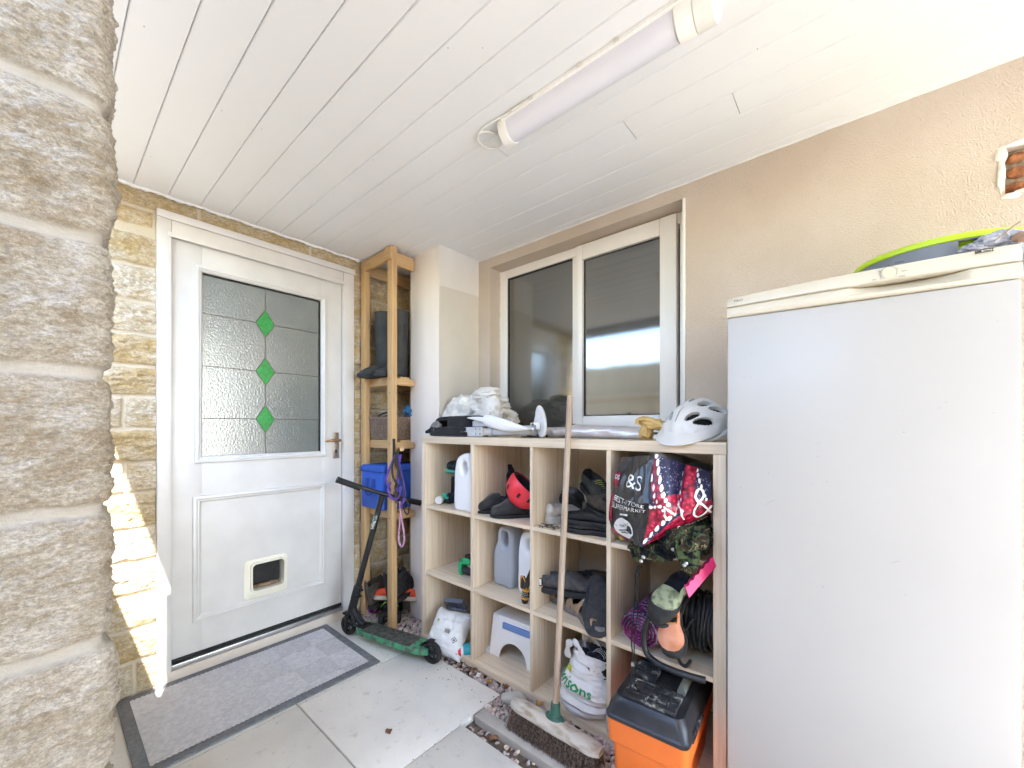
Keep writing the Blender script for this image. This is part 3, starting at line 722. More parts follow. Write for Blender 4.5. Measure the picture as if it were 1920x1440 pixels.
def shoe(name, label, cat, loc, rot, m_up, m_sole, m_li, laces=None, group=None, m_rand=None, extra=None, **k):
    t = thing(name, label, cat, loc, rot=rot, group=group)
    if m_rand and 'rand_h' not in k: k['rand_h'] = .03
    up, so, li, rd = shoe_geo(**k)
    part('upper', up, m_up, t, 50); part('sole', so, m_sole, t, 40)
    if li.f: part('lining', li, m_li, t, 60)
    if rd.f: part('toe_rand', rd, m_rand, t, 60)
    if laces:
        g_ = G(); L = k.get('L', .27); ins = k.get('instep', .065) + k.get('sole', .018)
        for q in range(5):
            y_ = L * (.5 - .50 - q * .045); z_ = ins + .006 - q * .0035
            g_.tube(spline([(-.022, y_, z_ - .006), (0, y_ - .004, z_ + .003), (.022, y_ + .006, z_ - .006)], 4), .0022, 6)
        part('laces', g_, laces, t)
    return t
def E3(rx, ry, rz): return (R(rx), R(ry), R(rz))

# ------------------------------------------------------------------ shelf unit
SX0, SX1 = 1.39, 1.775
YL, YR = PX(790, 900, SX0).y, .305
ZB, ZT = .0, 1.148
D1 = (PX(887, 900, SX0).y, PX(881.7, 900, SX0).y); D2 = (PX(998.5, 900, SX0).y, PX(993, 900, SX0).y); D3 = (PX(1144.5, 900, SX0).y, PX(1136.5, 900, SX0).y)
shelf = thing('shelf_unit', 'pale oak cube shelf unit of twelve compartments under the window', 'shelf unit')
g = G(); g.b2((SX0, YR, ZT - .038), (SX1, YL, ZT), .0015); part('top_board', g, v_y, shelf)
g = G(); g.b2((SX0, YR, .0), (SX1, YL, .038), .0015); part('bottom_board', g, v_y, shelf)
for y_ in ((YL - .0385, YL - .0005), (YR + .0005, YR + .0385)):
    g = G(); g.b2((SX0 + .001, y_[0], .0385), (SX1 - .001, y_[1], ZT - .0385), .0012); part('side_panel', g, v_z, shelf)
for d in (D1, D2, D3):
    g = G(); g.b2((SX0 + .002, d[0], .0385), (SX1, d[1], ZT - .0385), .0008); part('divider', g, v_z, shelf)
cellsY = [(D1[1], YL - .039), (D2[1], D1[0]), (D3[1], D2[0]), (YR + .039, D3[0])]
ZS = [(.745, .762), (.378, .395)]
for a, b in cellsY:
    for z0, z1 in ZS:
        g = G(); g.b2((SX0 + .003, a + .0003, z0), (SX1, b - .0003, z1), .0008); part('shelf_board', g, v_y, shelf)
SH1, SH2, SH3 = .7622, .3952, .0383
ST = ZT + .0003

# ------------------------------------------------------------------ on top of the shelf unit
m_wcloth = M('white cloth', (.78, .76, .72), .95, (.70, .66, .60), ns=9, bump=.4, bs=250, sheen=.2)
g = G()
def sheet_fold(c, w_, d_, h_, seed, M_=None):
    U, V = np.meshgrid(np.linspace(-1, 1, 80), np.linspace(-1, 1, 60), indexing='ij')
    rr_ = np.clip(1 - np.abs(U) ** 2.6, 0, 1) ** .5 * np.clip(1 - np.abs(V) ** 2.6, 0, 1) ** .5
    f_ = fbm(U * 2.2 + V * 1.2 + seed, V * 4.5 - U, seed, 4, seed, True)
    z = h_ * rr_ * (.55 + .65 * f_); x = U * w_ * (1 + .12 * (fbm(V * 3, U * 2, seed, 2, seed) - .5)); y = V * d_ * (1 + .2 * (fbm(U * 3, V * 2, seed + 3, 2, seed) - .5))
    return np.stack([c[0] + x, c[1] + y, c[2] + z], -1)
P0 = PX(890, 812, 1.56)
crumple(g, (.085, .02, .085), (.085, .085, .040), 3, .42, fold=(1.2, 1.6, 3.2)); crumple(g, (-.07, .015, .085), (.095, .085, .050), 9, .36, fold=(2.6, 1.0, 1.6))
crumple(g, (-.005, .05, .108), (.11, .06, .036), 14, .36, fold=(1.4, 1.2, 3)); crumple(g, (-.15, .01, .045), (.045, .075, .055), 20, .36, fold=(3, 1.4, 1.4)); crumple(g, (.03, .10, .05), (.13, .06, .05), 25, .3)
crumple(g, (-.10, -.05, .035), (.08, .035, .035), 31, .45, fold=(3.5, 1.2, 1.5)); crumple(g, (.12, -.035, .06), (.06, .04, .055), 33, .4, fold=(1.4, 1.4, 3)); crumple(g, (.06, .0, .135), (.07, .04, .022), 35, .5, fold=(1.3, 2, 3))
solo('white_cloth', g, m_wcloth, 'crumpled white cloth heaped on the left end of the shelf unit', 'cloth', (1.60, P0.y + .03, ST + .014), FW, smooth=80).scale = (1.2, 1.1, 1.62)
# folded black bag
Pb = PX(800, 812, 1.44); t = thing('black_bag', 'folded black fabric bag at the left end of the shelf top, under the white cloth', 'bag', (1.485, PX(856, 812, 1.47).y, ST), FW); t.scale = (1.6, 1, 1.6)
U, V = np.meshgrid(np.linspace(-1, 1, 50), np.linspace(-1, 1, 40), indexing='ij')
def puff(w_, d_, z0, h_, seed, tilt=0, amp=.3, n1=60, n2=44, ex=5):
    g_ = G(); n = 48; rings = []
    for i, q in enumerate(np.linspace(0, 1, 9)):
        e = (1 - abs(2 * q - 1) ** ex) ** .5; rr = []
        for k in range(n):
            a = 2 * PI * k / n; ca, sa = math.cos(a), math.sin(a)
            x = w_ * math.copysign(abs(ca) ** .45, ca) * (.94 + .06 * e); y = d_ * math.copysign(abs(sa) ** .45, sa) * (.93 + .07 * e)
            nz = float(fbm(x * 25 + seed, y * 25, q * 2, 3, seed)) - .5
            rr.append((x * (1 + .05 * nz), y * (1 + .08 * nz), z0 + h_ * q + amp * h_ * nz * q + tilt * x))
        rings.append(rr)
    return g_.loft(rings)
g = puff(.105, .10, .001, .016, 1); part('bottom_flap', g, black_cloth, t, 60)
g = puff(.100, .095, .017, .014, 2); part('lower_fold', g, black_cloth, t, 60)
g = G(); prof = [(.10, .068), (-.015, .066), (-.045, .062), (-.062, .05), (-.085, .03), (-.115, .018)]
pts = spline([(a, 0, b) for a, b in prof], 6)
poly = [(p.x, p.z) for p in pts] + [(p.x, p.z - .009) for p in reversed(pts)]
g.prism(poly, -.085, .09); part('upper_flap', g, black_cloth, t, 60)
g = puff(.062, .088, .031, .036, 4, amp=.1); g.v = [(x + .05, y, z) for x, y, z in g.v]; part('folded_body', g, black_cloth, t, 60)
g = G(); g.tube(spline([(-.095, -.075, .026), (-.07, -.088, .042), (-.045, -.088, .048), (-.04, -.087, .036), (-.065, -.09, .022)], 6), .004, 8); crumple(g, (-.06, -.07, .035), (.022, .02, .012), 4, .4, sub=3); part('grey_strap', g, M('grey webbing', (.25, .24, .23), .8), t)
# grey hinged bracket with feet
m_gpl = M('pale grey metal', (.52, .54, .57), .4, (.47, .49, .52), ns=20)
m_hole = M('dark hole', (.03, .03, .03), .8)
PB = PX(940, 812, 1.45)
t = thing('hinged_bracket', 'pale grey folding bracket with slotted plates and two oval feet on the shelf top', 'bracket', (1.455, PB.y + .06, ST), FW); t.scale = (1.40, 1, 1.12)
def slot(cx, cz, a, l=.006, w_=.0032): 
    return [(cx + math.cos(a) * l * math.cos(k) - math.sin(a) * w_ * math.sin(k), cz + math.sin(a) * l * math.cos(k) + math.cos(a) * w_ * math.sin(k)) for k in np.linspace(0, 2 * PI, 12, endpoint=False)]
g = G(); outs = [[(-.125, .002), (-.135, .010), (-.137, .028), (-.130, .040), (-.118, .044), (-.02, .044), (-.02, .002)], slot(-.055, .036, PI / 2, .004, .003), slot(-.033, .036, PI / 2, .004, .003), slot(-.055, .014, PI / 2, .004, .003), slot(-.033, .014, PI / 2, .004, .003), slot(-.118, .024, 0, .003, .003)]
v_, f_ = outline_plate(outs, .004, .001); g.add(v_, f_, M_=T((0, -.045, 0))); g.b2((-.125, -.043, .001), (-.02, .02, .004)); g.b2((-.125, -.043, .042), (-.02, .0, .0445)); part('slotted_plate', g, m_gpl, t)
g = G(); outs = [[(-.118, .046), (-.113, .098), (-.108, .102), (.004, .055), (.004, .046)], slot(-.105, .088, 1.2, .005, .0032), slot(-.108, .064, 1.2, .004, .0032), slot(-.078, .073, -.45, .006, .0035)]
v_, f_ = outline_plate(outs, .004, .001); g.add(v_, f_, M_=T((0, -.030, .001))); part('slotted_plate', g, m_gpl, t)
g = G(); g.b2((-.13, -.040, .004), (.0, -.025, .043)); g.b2((-.118, -.022, .046), (.0, -.012, .088)); part('dark_backing', g, black_cloth, t, 0)
g = G(); g.tube([(-.012, -.046, .024), (-.012, .0, .024)], .017, 18); g.tube([(-.012, -.048, .024), (-.012, -.044, .024)], .006, 10); part('hinge', g, steel, t)
g = G(); g.tube(spline([(-.01, -.028, .024), (.04, -.025, .024), (.085, -.022, .026), (.145, -.02, .030), (.185, -.015, .032)], 5), [.020] * 4 + [.017] * 6 + [.0175] * 5 + [.02] * 6, 18); part('tube_arm', g, m_gpl, t)
g = G(); g.tube([(.02, -.026, .024), (.026, -.026, .024)], .0215, 18); part('collar', g, steel, t)
g = G(); g.tube([(.182, -.016, .032), (.20, -.014, .032)], .022, 18); part('collar', g, steel, t)
# curved white plate
g = G(); st_ = np.linspace(0, 1, 26); rg = []
for f in st_:
    x = -.085 + .275 * f; hh = .003 + .020 * math.sin(PI * min(1, f * 1.02)) ** .8 * (1.2 if f > .3 else .55); zc_ = .092 - .048 * f + .004 * math.sin(f * 6)
    rg.append([(x, -.05 + .014 * math.cos(a) - .008 * math.sin(PI * f), zc_ - .006 + hh * math.sin(a)) for a in np.linspace(0, 2 * PI, 16, endpoint=False)])
g.loft(rg); part('curved_cover', g, M('white plastic', (.80, .80, .80), .35, (.76, .76, .76)), t)
m_pad = M('grey foot pad', (.60, .60, .60), .55, (.55, .55, .55), ns=30)
for x_, y_, z_, l_, rx_, ry_ in ((.165, .075, .072, .052, 0, 4), (.205, .01, .068, .066, 0, -10)):
    g = G(); poly = [(.021 * math.copysign(abs(math.cos(a)) ** .9, math.cos(a)) * (1 - .12 * math.sin(a)), l_ * math.sin(a)) for a in np.linspace(0, 2 * PI, 32, endpoint=False)]
    v_, f_ = outline_plate([poly], .016, .005, 3); g.add(v_, f_, M_=T((x_, y_, z_), rx=-8, ry=ry_)); part('oval_foot', g, m_pad, t)
g = G(); g.b2((.178, -.020, .034), (.214, -.012, .062), .004); g.tube([(.188, -.0205, .054), (.188, -.018, .054)], .005, 10, mi=1); part('foot_bracket', g, [M('white plastic', (.8, .8, .8)), m_hole], t)
# black cap
PC = PX(1015, 806, 1.62); t = thing('peaked_cap', 'flat black cap lying on the shelf top beside the grey bracket', 'cap', (1.60, PX(1010, 806, 1.60).y, ST), FW)
g = G(); g.lathe([(.06, 0), (.062, .008), (.055, .022), (.03, .030), (.003, .032)], 24, T(sc_=(1, .9, 1))); part('crown', g, black_cloth, t, 60)
g = G(); g.lathe([(.085, 0), (.083, .004), (.05, .006)], 28, T((.005, -.04, .0), sc_=(.8, .8, 1))); part('brim', g, black_cloth, t, 60)
# silver sunshade rolls
def foil():
    m = M('silver foil', (.80, .79, .80), .30, (.66, .64, .68), ns=14, metal=.55); return copybump(m, 160, .6, .002)
m_foil = foil()
def roll(name, label, x0px, x1px, Xp, r_, seed, dz=0.):
    A, B = PX(x0px, 800, Xp), PX(x1px, 800, Xp); L = A.y - B.y
    t = thing(name, label, 'sunshade', (Xp, A.y, ST), FW)
    n = 36; rg = []
    for q in np.linspace(0, 1, 30):
        rr = []
        for k in range(n):
            a = 2 * PI * k / n; nn = float(fbm(q * 5 + seed, math.cos(a) * 1.3 + 2, math.sin(a) * 1.3, 3, seed)) - .5
            rr.append((q * L, r_ * 1.25 * math.cos(a) * (1 + .35 * nn), max(.0005, r_ * .9 + r_ * .9 * math.sin(a) * (1 + .3 * nn) + dz * q)))
        rg.append(rr)
    g = G(); g.loft(rg); part('foil_roll', g, m_foil, t, 60)
    g = G(); g.loft([[(x_, y_ * 1.03, (z_ - r_) * 1.03 + r_ * 1.01) for _, y_, z_ in rg[0]] for x_ in (-.004, .006)]); part('dark_binding', g, M('binding', (.05, .045, .06), .6), t)
    return t
roll('foil_sunshade', 'short silver foil roll behind the broom handle on the shelf top', 1029, 1074, 1.60, .028, 3)
roll('foil_sunshade', 'long wrinkled silver foil roll right of the broom handle on the shelf top', 1076, 1212, 1.58, .034, 8, -.012)
# yellow chamois
PYc = PX(1228, 815, 1.53); t = G()
m_cham = M('chamois leather', (.66, .47, .19), .9, (.55, .37, .13), ns=25, bump=.4)
g = G(); crumple(g, (0, 0, 0), (.058, .034, .021), 5, .32, sub=4, M_=T((.006, 0, .062), ry=14)); crumple(g, (-.020, -.004, .030), (.024, .030, .034), 7, .4, sub=4, floor=.0)
g.tube(spline([(-.045, -.030, .060), (-.040, -.034, .076), (-.015, -.036, .080), (.02, -.034, .070), (.052, -.028, .052)], 6), .008, 8)
solo('chamois_cloth', g, m_cham, 'folded yellow chamois leather beside the white helmet', 'cloth', (1.50, PYc.y, ST), FW, smooth=60)

# white cycling helmet
PHm = PX(1306, 830, 1.50)
hel = thing('cycling_helmet', 'white vented cycling helmet on the right end of the shelf top', 'helmet', (1.53, PX(1306, 830, 1.53).y, ST + .030), rot=E3(22, 3, -90 - 16))
m_hel = M('matt white shell', (.72, .72, .70), .35, (.68, .68, .66), ns=8); m_eps = M('black foam', (.02, .02, .022), .8)
HA, HB, HC_ = .104, .130, .118      # half width, half length (along y), height
def hS(u, v, k=1.):    # u: across -1..1, v: along -1 (front) .. 1 (back) over the dome
    th = v * PI / 2 * .98; ph = u * PI / 2
    y = HB * math.sin(th); rr = math.cos(th)
    return Vector((HA * k * rr ** .85 * math.sin(ph), y * k, HC_ * k * (abs(rr) ** .75) * max(0, math.cos(ph)) ** .9))
vents = [(0, .02, -.62, -.18), (0, .055, -.05, .35), (-.33, .075, -.52, -.22), (.33, .075, -.52, -.22), (-.30, .075, -.08, .3), (.30, .075, -.08, .3), (-.62, .09, -.48, -.15), (.62, .09, -.48, -.15), (-.60, .09, -.02, .32), (.60, .09, -.02, .32), (-.27, .07, .42, .68), (.27, .07, .42, .68), (-.62, .08, .42, .66), (.62, .08, .42, .66)]
def in_vent(u, v):
    for cu_, wu_, v0, v1 in vents:
        q = (v - v0) / (v1 - v0)
        if 0 < q < 1 and abs(u - cu_ * (.75 + .35 * q)) < wu_ * (math.sin(PI * q) ** .45) * 1.25: return True
    return False
nu, nv = 110, 120; g = G(); gi = G()
def hP(i, j, k=1.):
    u = -1 + 2 * i / nu; v = -1 + 2 * j / nv; p = hS(u, v, k); rdg = .0035 * math.cos(u * 9.5) * math.cos(v * 1.2)
    n_ = p.normalized(); return p + n_ * rdg
grid_ids = {}
cellin = [[in_vent(-1 + 2 * (i + .5) / nu, -1 + 2 * (j + .5) / nv) for j in range(nv)] for i in range(nu)]
V0 = [hP(i, j) for i in range(nu + 1) for j in range(nv + 1)]; V1 = [hP(i, j, .88) for i in range(nu + 1) for j in range(nv + 1)]
g.v = [tuple(v) for v in V0 + V1]; nn_ = (nu + 1) * (nv + 1)
idx = lambda i, j: i * (nv + 1) + j
for i in range(nu):
    for j in range(nv):
        q = (idx(i, j), idx(i + 1, j), idx(i + 1, j + 1), idx(i, j + 1))
        if not cellin[i][j]:
            g.f.append(q); g.mi.append(0)
            for (di, dj, a, b) in ((-1, 0, idx(i, j), idx(i, j + 1)), (1, 0, idx(i + 1, j), idx(i + 1, j + 1)), (0, -1, idx(i, j), idx(i + 1, j)), (0, 1, idx(i, j + 1), idx(i + 1, j + 1))):
                if 0 <= i + di < nu and 0 <= j + dj < nv and cellin[i + di][j + dj]: g.f.append((a, b, b + nn_, a + nn_)); g.mi.append(0)
part('shell', g, m_hel, hel, 40)
g = G(); g.loft([[tuple(hS(-1 + 2 * i / 40, -1 + 2 * j / 40, .86)) for i in range(41)] for j in range(41)], cap=False); part('liner', g, m_eps, hel, 0)
g = G(); rg = []
for i in np.linspace(-1, 1, 30):
    a = i * PI / 2 * .86; ex = .050 * math.cos(a) ** .8
    b0 = Vector((HA * 1.02 * math.sin(a), -HB * 1.0 * math.cos(a) * .93, .020 + .018 * math.cos(a))); b1 = b0 + Vector((0.2 * ex * math.sin(a), -ex, -.014 * math.cos(a)))
    b0u = b0 + Vector((0, .02, .022))
    rg.append([b0u, b0 + Vector((0, -.01, .008)), b1 + Vector((0, 0, .002)), b1 + Vector((0, 0, -.002)), b0 + Vector((0, 0, -.008)), b0 + Vector((0, .012, .0))])
g.loft(rg); part('peak', g, m_hel, hel, 40)
ring = [(HA * 1.01 * math.cos(a), HB * 1.01 * math.sin(a), .006) for a in np.linspace(0, 2 * PI, 48, endpoint=False)]
g = G(); g.tube(ring, .0065, 8, closed=True); part('rim', g, m_hel, hel)
m_txt = M('dark print', (.03, .03, .03), .6); m_wtxt = M('white print', (.86, .85, .82), .6)
text_on('lettering', 'GIRO', .034, lambda x, y: hS(-.86 + y * 5.5 * 1., .12 + x * 6.0, 1.03) if True else None, m_txt, hel)

# ------------------------------------------------------------------ compartment contents, top row
m_jug = M('white hdpe', (.80, .80, .80), .38, (.76, .76, .77), ns=6, sss=.1)
m_gjug = M('grey hdpe', (.40, .43, .47), .42, (.36, .39, .43), ns=6)
def jug(name, label, loc, rz, m_, W=.125, D=.16, Hh=.30, cap_m=None, mirror=1, style=0):
    t = thing(name, label, 'jug', loc, rz)
    if style == 0:   # big side-handled jug: full curved back, handle slot near the top of the other side
        o_ = sm2([(-W * .50, .01), (-W * .52, Hh * .45), (-W * .50, Hh * .68), (-W * .36, Hh * .90), (-W * .05, Hh * .985), (W * .22, Hh * 1.0), (W * .36, Hh * .97), (W * .40, Hh * .90), (W * .50, Hh * .70), (W * .52, Hh * .4), (W * .50, .01), (0, -.0)], 6)
        h_ = sm2([(W * .05, Hh * .86), (-W * .06, Hh * .80), (-W * .02, Hh * .70), (W * .12, Hh * .655), (W * .20, Hh * .70), (W * .22, Hh * .82)], 5)
    else:            # shoulders narrowing to a high handle
        o_ = sm2([(-W * .5, .01), (-W * .52, Hh * .5), (-W * .46, Hh * .62), (-W * .24, Hh * .80), (-W * .20, Hh * .96), (-W * .05, Hh), (W * .38, Hh * .985), (W * .50, Hh * .90), (W * .52, Hh * .6), (W * .50, .01), (0, 0)], 6)
        h_ = sm2([(W * .0, Hh * .90), (-W * .03, Hh * .74), (W * .10, Hh * .66), (W * .24, Hh * .72), (W * .26, Hh * .88)], 5)
    v_, f_ = outline_plate([o_, h_], D, min(.022, W * .2), 5)
    g = G(); g.add([(x * mirror, y, max(z, .0)) for x, y, z in v_], f_); part('body', g, m_, t, 50)
    g = G(); g.lathe([(.019, 0), (.019, .020), (.016, .023), (.001, .023)], 20, T((W * .22 * mirror, D * .18, Hh * .985))); part('cap', g, cap_m or m_, t)
    return t
jx = 1.395 + .07
jug('white_jug', 'large white plastic jug in the top left compartment', (jx, PX(850, 900, 1.40).y - .068, SH1), FW, m_jug, .135, .13, .302)
# can lying down
m_lime = M('lime label', (.32, .62, .04), .4); m_capw = M('white cap', (.82, .82, .80), .4)
Pk = PX(829, 936, 1.50); t = thing('spray_can', 'small white roll-on bottle with a lime green band lying on its side', 'bottle', (1.475, PX(826, 936, 1.475).y, SH1 + .0235), rot=E3(0, 90, 32 - 0))
g = G(); g.lathe([(.001, -.034), (.019, -.034), (.0225, -.030), (.0225, -.004)], 24); part('cap', g, m_capw, t)
g = G(); g.lathe([(.0225, -.004), (.0225, .020)], 24, cap=False); part('lime_band', g, m_lime, t)
g = G(); g.lathe([(.0225, .020), (.022, .06), (.018, .066), (.001, .066)], 24); part('body', g, m_capw, t)
m_turq = M('turquoise plastic', (.05, .50, .36), .5, (.04, .42, .30)); m_dkshoe = M('dark green trainer', (.035, .05, .05), .8, (.09, .13, .12), ns=60, lo=.5, hi=.7)
t = thing('turquoise_buckle', 'dark strap with turquoise buckles lying behind the lime banded bottle', 'strap', (1.53, PX(846, 940, 1.53).y, SH1), FW)
g = G(); crumple(g, (0, 0, .025), (.035, .04, .028), 8, .4, sub=4, floor=0.); part('dark_pad', g, black_cloth, t)
for k, (x_, z_) in enumerate([(-.012, .045), (.008, .036), (-.004, .052)]):
    g = G(); g.b2((x_ - .012, -.046 - k * .001, z_ - .007), (x_ + .012, -.036, z_ + .007), .003); part('buckle', g, m_turq, t)
shoe('trainer', 'dark green trainer toe sticking out above the small bottle, behind the white jug', 'shoe', (1.62, PX(848, 880, 1.60).y - .05, SH1 + .155), E3(-6, -10, -50 - 90), m_dkshoe, m_turq, black_cloth, laces=M('mint lace', (.3, .5, .42)), sole=.014)
g = G(); g.b2((-.06, -.10, 0), (.10, .09, .15), .02); solo('black_box', g, black_pl, 'black plastic case in the shade behind the white jug', 'case', (1.655, PX(880, 900, 1.655).y, SH1), FW)
t = G(); t.tube([(.010 * math.cos(a), 0, .010 * math.sin(a)) for a in np.linspace(0, 2 * PI, 18, endpoint=False)], .0022, 6, closed=True)
solo('pink_ring', t, M('hot pink', (.85, .03, .28), .4), 'small hot pink ring hanging at the left of the white jug', 'ring', PX(848, 906, 1.56) , FW)

m_slip = M('charcoal felt', (.050, .050, .056), .95, (.075, .075, .08), ns=50, bump=.5, bs=200, sheen=.2)
shoe('slipper', 'left charcoal slipper of the pair beside the red helmet', 'slipper', (1.52, PX(921, 962, 1.49).y - .02, SH1), E3(0, 0, -90 - 48), m_slip, black_rub, black_cloth, L=.25, W=.095, Hc=.085, instep=.085, toe=.05, sole=.012, group='charcoal slippers')
shoe('slipper', 'right charcoal slipper of the pair, partly under the red helmet', 'slipper', (1.50, PX(958, 966, 1.49).y - .025, SH1), E3(0, 0, -90 - 44), m_slip, black_rub, black_cloth, L=.25, W=.10, Hc=.085, instep=.085, toe=.05, sole=.012, group='charcoal slippers')
# red helmet
m_red = M('coral red shell', (.80, .035, .06), .38, (.74, .03, .05), ns=5)
t = thing('skate_helmet', 'coral red skate helmet propped on the charcoal slippers', 'helmet', (1.505, 1.193, .905), rot=E3(-18, 38, -90))
g = G(); prof = [(.0005, -.098)] + [(.098 * math.sin(a), -.098 * math.cos(a)) for a in np.linspace(.12, PI * .56, 18)]
g.lathe(prof, 40, cap=False); g.lathe([(r_ * .93, z_ * .93) for r_, z_ in prof], 40, cap=False); part('shell', g, m_red, t, 60)
g = G(); g.lathe([(.001, -.02), (.05, -.03), (.078, -.01), (.088, .012), (.097, .018)], 32, cap=False); part('padding', g, black_cloth, t, 60)
for a_, e_ in ((-PI / 2 - .5, -.45), (-PI / 2 + .35, -.3), (-PI / 2 - 1.1, -.2), (-PI / 2 + .9, -.15)):
    g = G(); d = Vector((math.cos(a_) * math.cos(e_), math.sin(a_) * math.cos(e_), math.sin(e_))); q = d.to_track_quat('Z', 'Y').to_matrix()
    g.box(d * .0975, (.012, .024, .004), .003, rot=q); part('vent', g, m_hole, t)
t = G(); pts = spline([(-.05, .05, .03), (-.02, .05, .09), (.01, .055, .15), (.025, .05, .21), (.04, .045, .225), (.048, .04, .20), (.05, .03, .15)], 6)
t.tube(pts, .017, 8, flat=((0, 1, 0), .45)); crumple(t, (.05, .045, .10), (.035, .03, .10), 6, .35, sub=4)
solo('black_strap', t, black_cloth, 'black padded strap standing behind the slippers and red helmet', 'strap', (1.62, PX(930, 900, 1.62).y - .02, SH1), FW)

# third compartment: shoes
m_blk = M('dusty black leather', (.03, .03, .034), .6, (.055, .054, .05), ns=40, bump=.3); m_brn = M('dusty brown suede', (.085, .07, .055), .9, (.14, .115, .09), ns=40, bump=.4)
m_olive = M('dark olive mesh', (.05, .052, .045), .85, (.085, .085, .07), ns=70, bump=.5); m_foam = M('eva foam', (.022, .022, .025), .5, (.04, .04, .042), ns=30)
m_wht = M('scuffed white', (.62, .60, .56), .7, (.42, .37, .30), ns=30); m_grey = M('grey canvas', (.10, .10, .105), .9, (.15, .15, .15), ns=60, bump=.4, bs=250)
yc = PX(1085, 1000, 1.44).y
shoe('clog', 'lower black foam clog of the stacked pair, top row', 'clog', (1.468, yc - .045, SH1), E3(0, 0, -180 + 8), m_foam, m_foam, m_foam, L=.25, W=.108, Hc=.03, instep=.026, toe=.022, sole=.016, open_to=.3, group='stacked black foam clogs')
shoe('clog', 'upper black foam clog of the stacked pair, under the brown shoe', 'clog', (1.470, yc - .04, SH1 + .0335), E3(0, 0, -180 + 3), m_foam, m_foam, m_foam, L=.25, W=.108, Hc=.036, instep=.045, toe=.03, sole=.016, open_to=.36, group='stacked black foam clogs')
shoe('brown_shoe', 'dusty brown black shoe lying on the stacked clogs', 'shoe', (1.49, PX(1128, 950, 1.47).y - .02, SH1 + .078), E3(-8, 6, -180 - 30), m_brn, m_blk, black_cloth, L=.26, W=.10, Hc=.075, sole=.016)
shoe('walking_shoe', 'olive walking shoe with yellow edging, heel up on the shoe pile', 'shoe', (1.58, PX(1112, 912, 1.56).y - .005, SH1 + .120), E3(18, 0, -180 - 35 + 180), m_olive, m_blk, black_cloth, laces=M('yellow lace', (.35, .36, .08)), L=.27, W=.10, Hc=.085, sole=.018)
shoe('walking_shoe', 'dark grey shoe standing at the back, left of the olive shoe', 'shoe', (1.62, PX(1072, 940, 1.62).y, SH1 + .05), E3(-35, 8, -90 + 15), m_grey, m_blk, black_cloth, L=.25, W=.10, Hc=.085)
shoe('white_trainer', 'scuffed white trainer heel peeping out left of the broom handle', 'shoe', (1.60, PX(1046, 965, 1.52).y - .01, SH1), E3(0, 0, -90 + 165), m_wht, M('white sole', (.6, .58, .52), .7, (.45, .4, .33)), M('blue lining', (.10, .30, .45), .8), L=.27, W=.09, Hc=.07, sole=.028)
g = G()
for k in range(26):
    x_, y_ = rnd.uniform(-.07, .02), rnd.uniform(-.03, .05); a = rnd.uniform(0, 6.28)
    g.tube(spline([(x_, y_, .001), (x_ + .012 * math.cos(a), y_ + .012 * math.sin(a), .006 * rnd.random()), (x_ + .024 * math.cos(a + .3), y_ + .024 * math.sin(a + .3), .002)], 3), .0014, 5)
solo('dried_grass', g, M('dry twigs', (.12, .08, .05), .9), 'small scatter of dried twigs on the shelf board below the white trainer', 'twigs', (1.44, PX(1042, 985, 1.44).y, SH1 + .001), FW)

# ------------------------------------------------------------------ supermarket shopping bag with berries
def berry_mat():
    m = M('raspberry print', (.62, .02, .06), .3, (.40, .01, .05), ns=20); n, b, L = nodes(m)
    tc = n.nodes.new('ShaderNodeTexCoord'); v = n.nodes.new('ShaderNodeTexVoronoi'); v.inputs['Scale'].default_value = 70; L(tc.outputs['Object'], v.inputs['Vector'])
    r = n.nodes.new('ShaderNodeValToRGB'); L(v.outputs['Distance'], r.inputs[0]); e = r.color_ramp.elements
    e[0].position = .0; e[0].color = (.80, .10, .14, 1); e[1].position = .85; e[1].color = (.10, .003, .015, 1); q = e.new(.3); q.color = (.48, .012, .055, 1)
    L(r.outputs[0], b.inputs['Base Color']); return m
def blue_mat():
    m = M('blueberry print', (.02, .025, .08), .3, (.05, .06, .15), ns=20); n, b, L = nodes(m)
    tc = n.nodes.new('ShaderNodeTexCoord'); v = n.nodes.new('ShaderNodeTexVoronoi'); v.inputs['Scale'].default_value = 110; L(tc.outputs['Object'], v.inputs['Vector'])
    r = n.nodes.new('ShaderNodeValToRGB'); L(v.outputs['Distance'], r.inputs[0]); e = r.color_ramp.elements
    e[0].position = .12; e[0].color = (.35, .38, .55, 1); e[1].position = .35; e[1].color = (.018, .02, .06, 1)
    L(r.outputs[0], b.inputs['Base Color']); return m
m_berry, m_blue = berry_mat(), blue_mat(); m_bagk = M('glossy black print', (.035, .035, .04), .28, (.05, .05, .055), ns=8, coat=.3)
bag = thing('shopping_bag', 'glossy shopping bag with raspberry print and black side panel, bulging from the top right compartment', 'bag')
e0, e1, e2, e3 = PX(1229, 852, 1.335), PX(1219, 930, 1.285), PX(1216, 975, 1.28), PX(1203, 1027, 1.30)
l0, l1, l2, l3 = PX(1166, 858, 1.40), PX(1152, 905, 1.365), PX(1145, 985, 1.385), PX(1190, 1020, 1.375)
r0, r1, r2, r3 = PX(1331, 884, 1.42), PX(1334, 925, 1.37), PX(1335, 955, 1.37), PX(1334, 962, 1.40)
mid0 = PX(1272, 880, 1.40)
def col(pts, v):
    n = len(pts) - 1; q = min(v * n, n - 1e-6); i = int(q); f = q - i
    a, b, c, d = pts[max(0, i - 1)], pts[i], pts[i + 1], pts[min(n, i + 2)]
    return .5 * ((2 * b) + (c - a) * f + (2 * a - 5 * b + 4 * c - d) * f * f + (3 * b - a - 3 * c + d) * f ** 3)
ecol, lcol, rcol = [e0, e1, e2, e3], [l0, l1, l2, l3], [r0, r1, r2, r3]
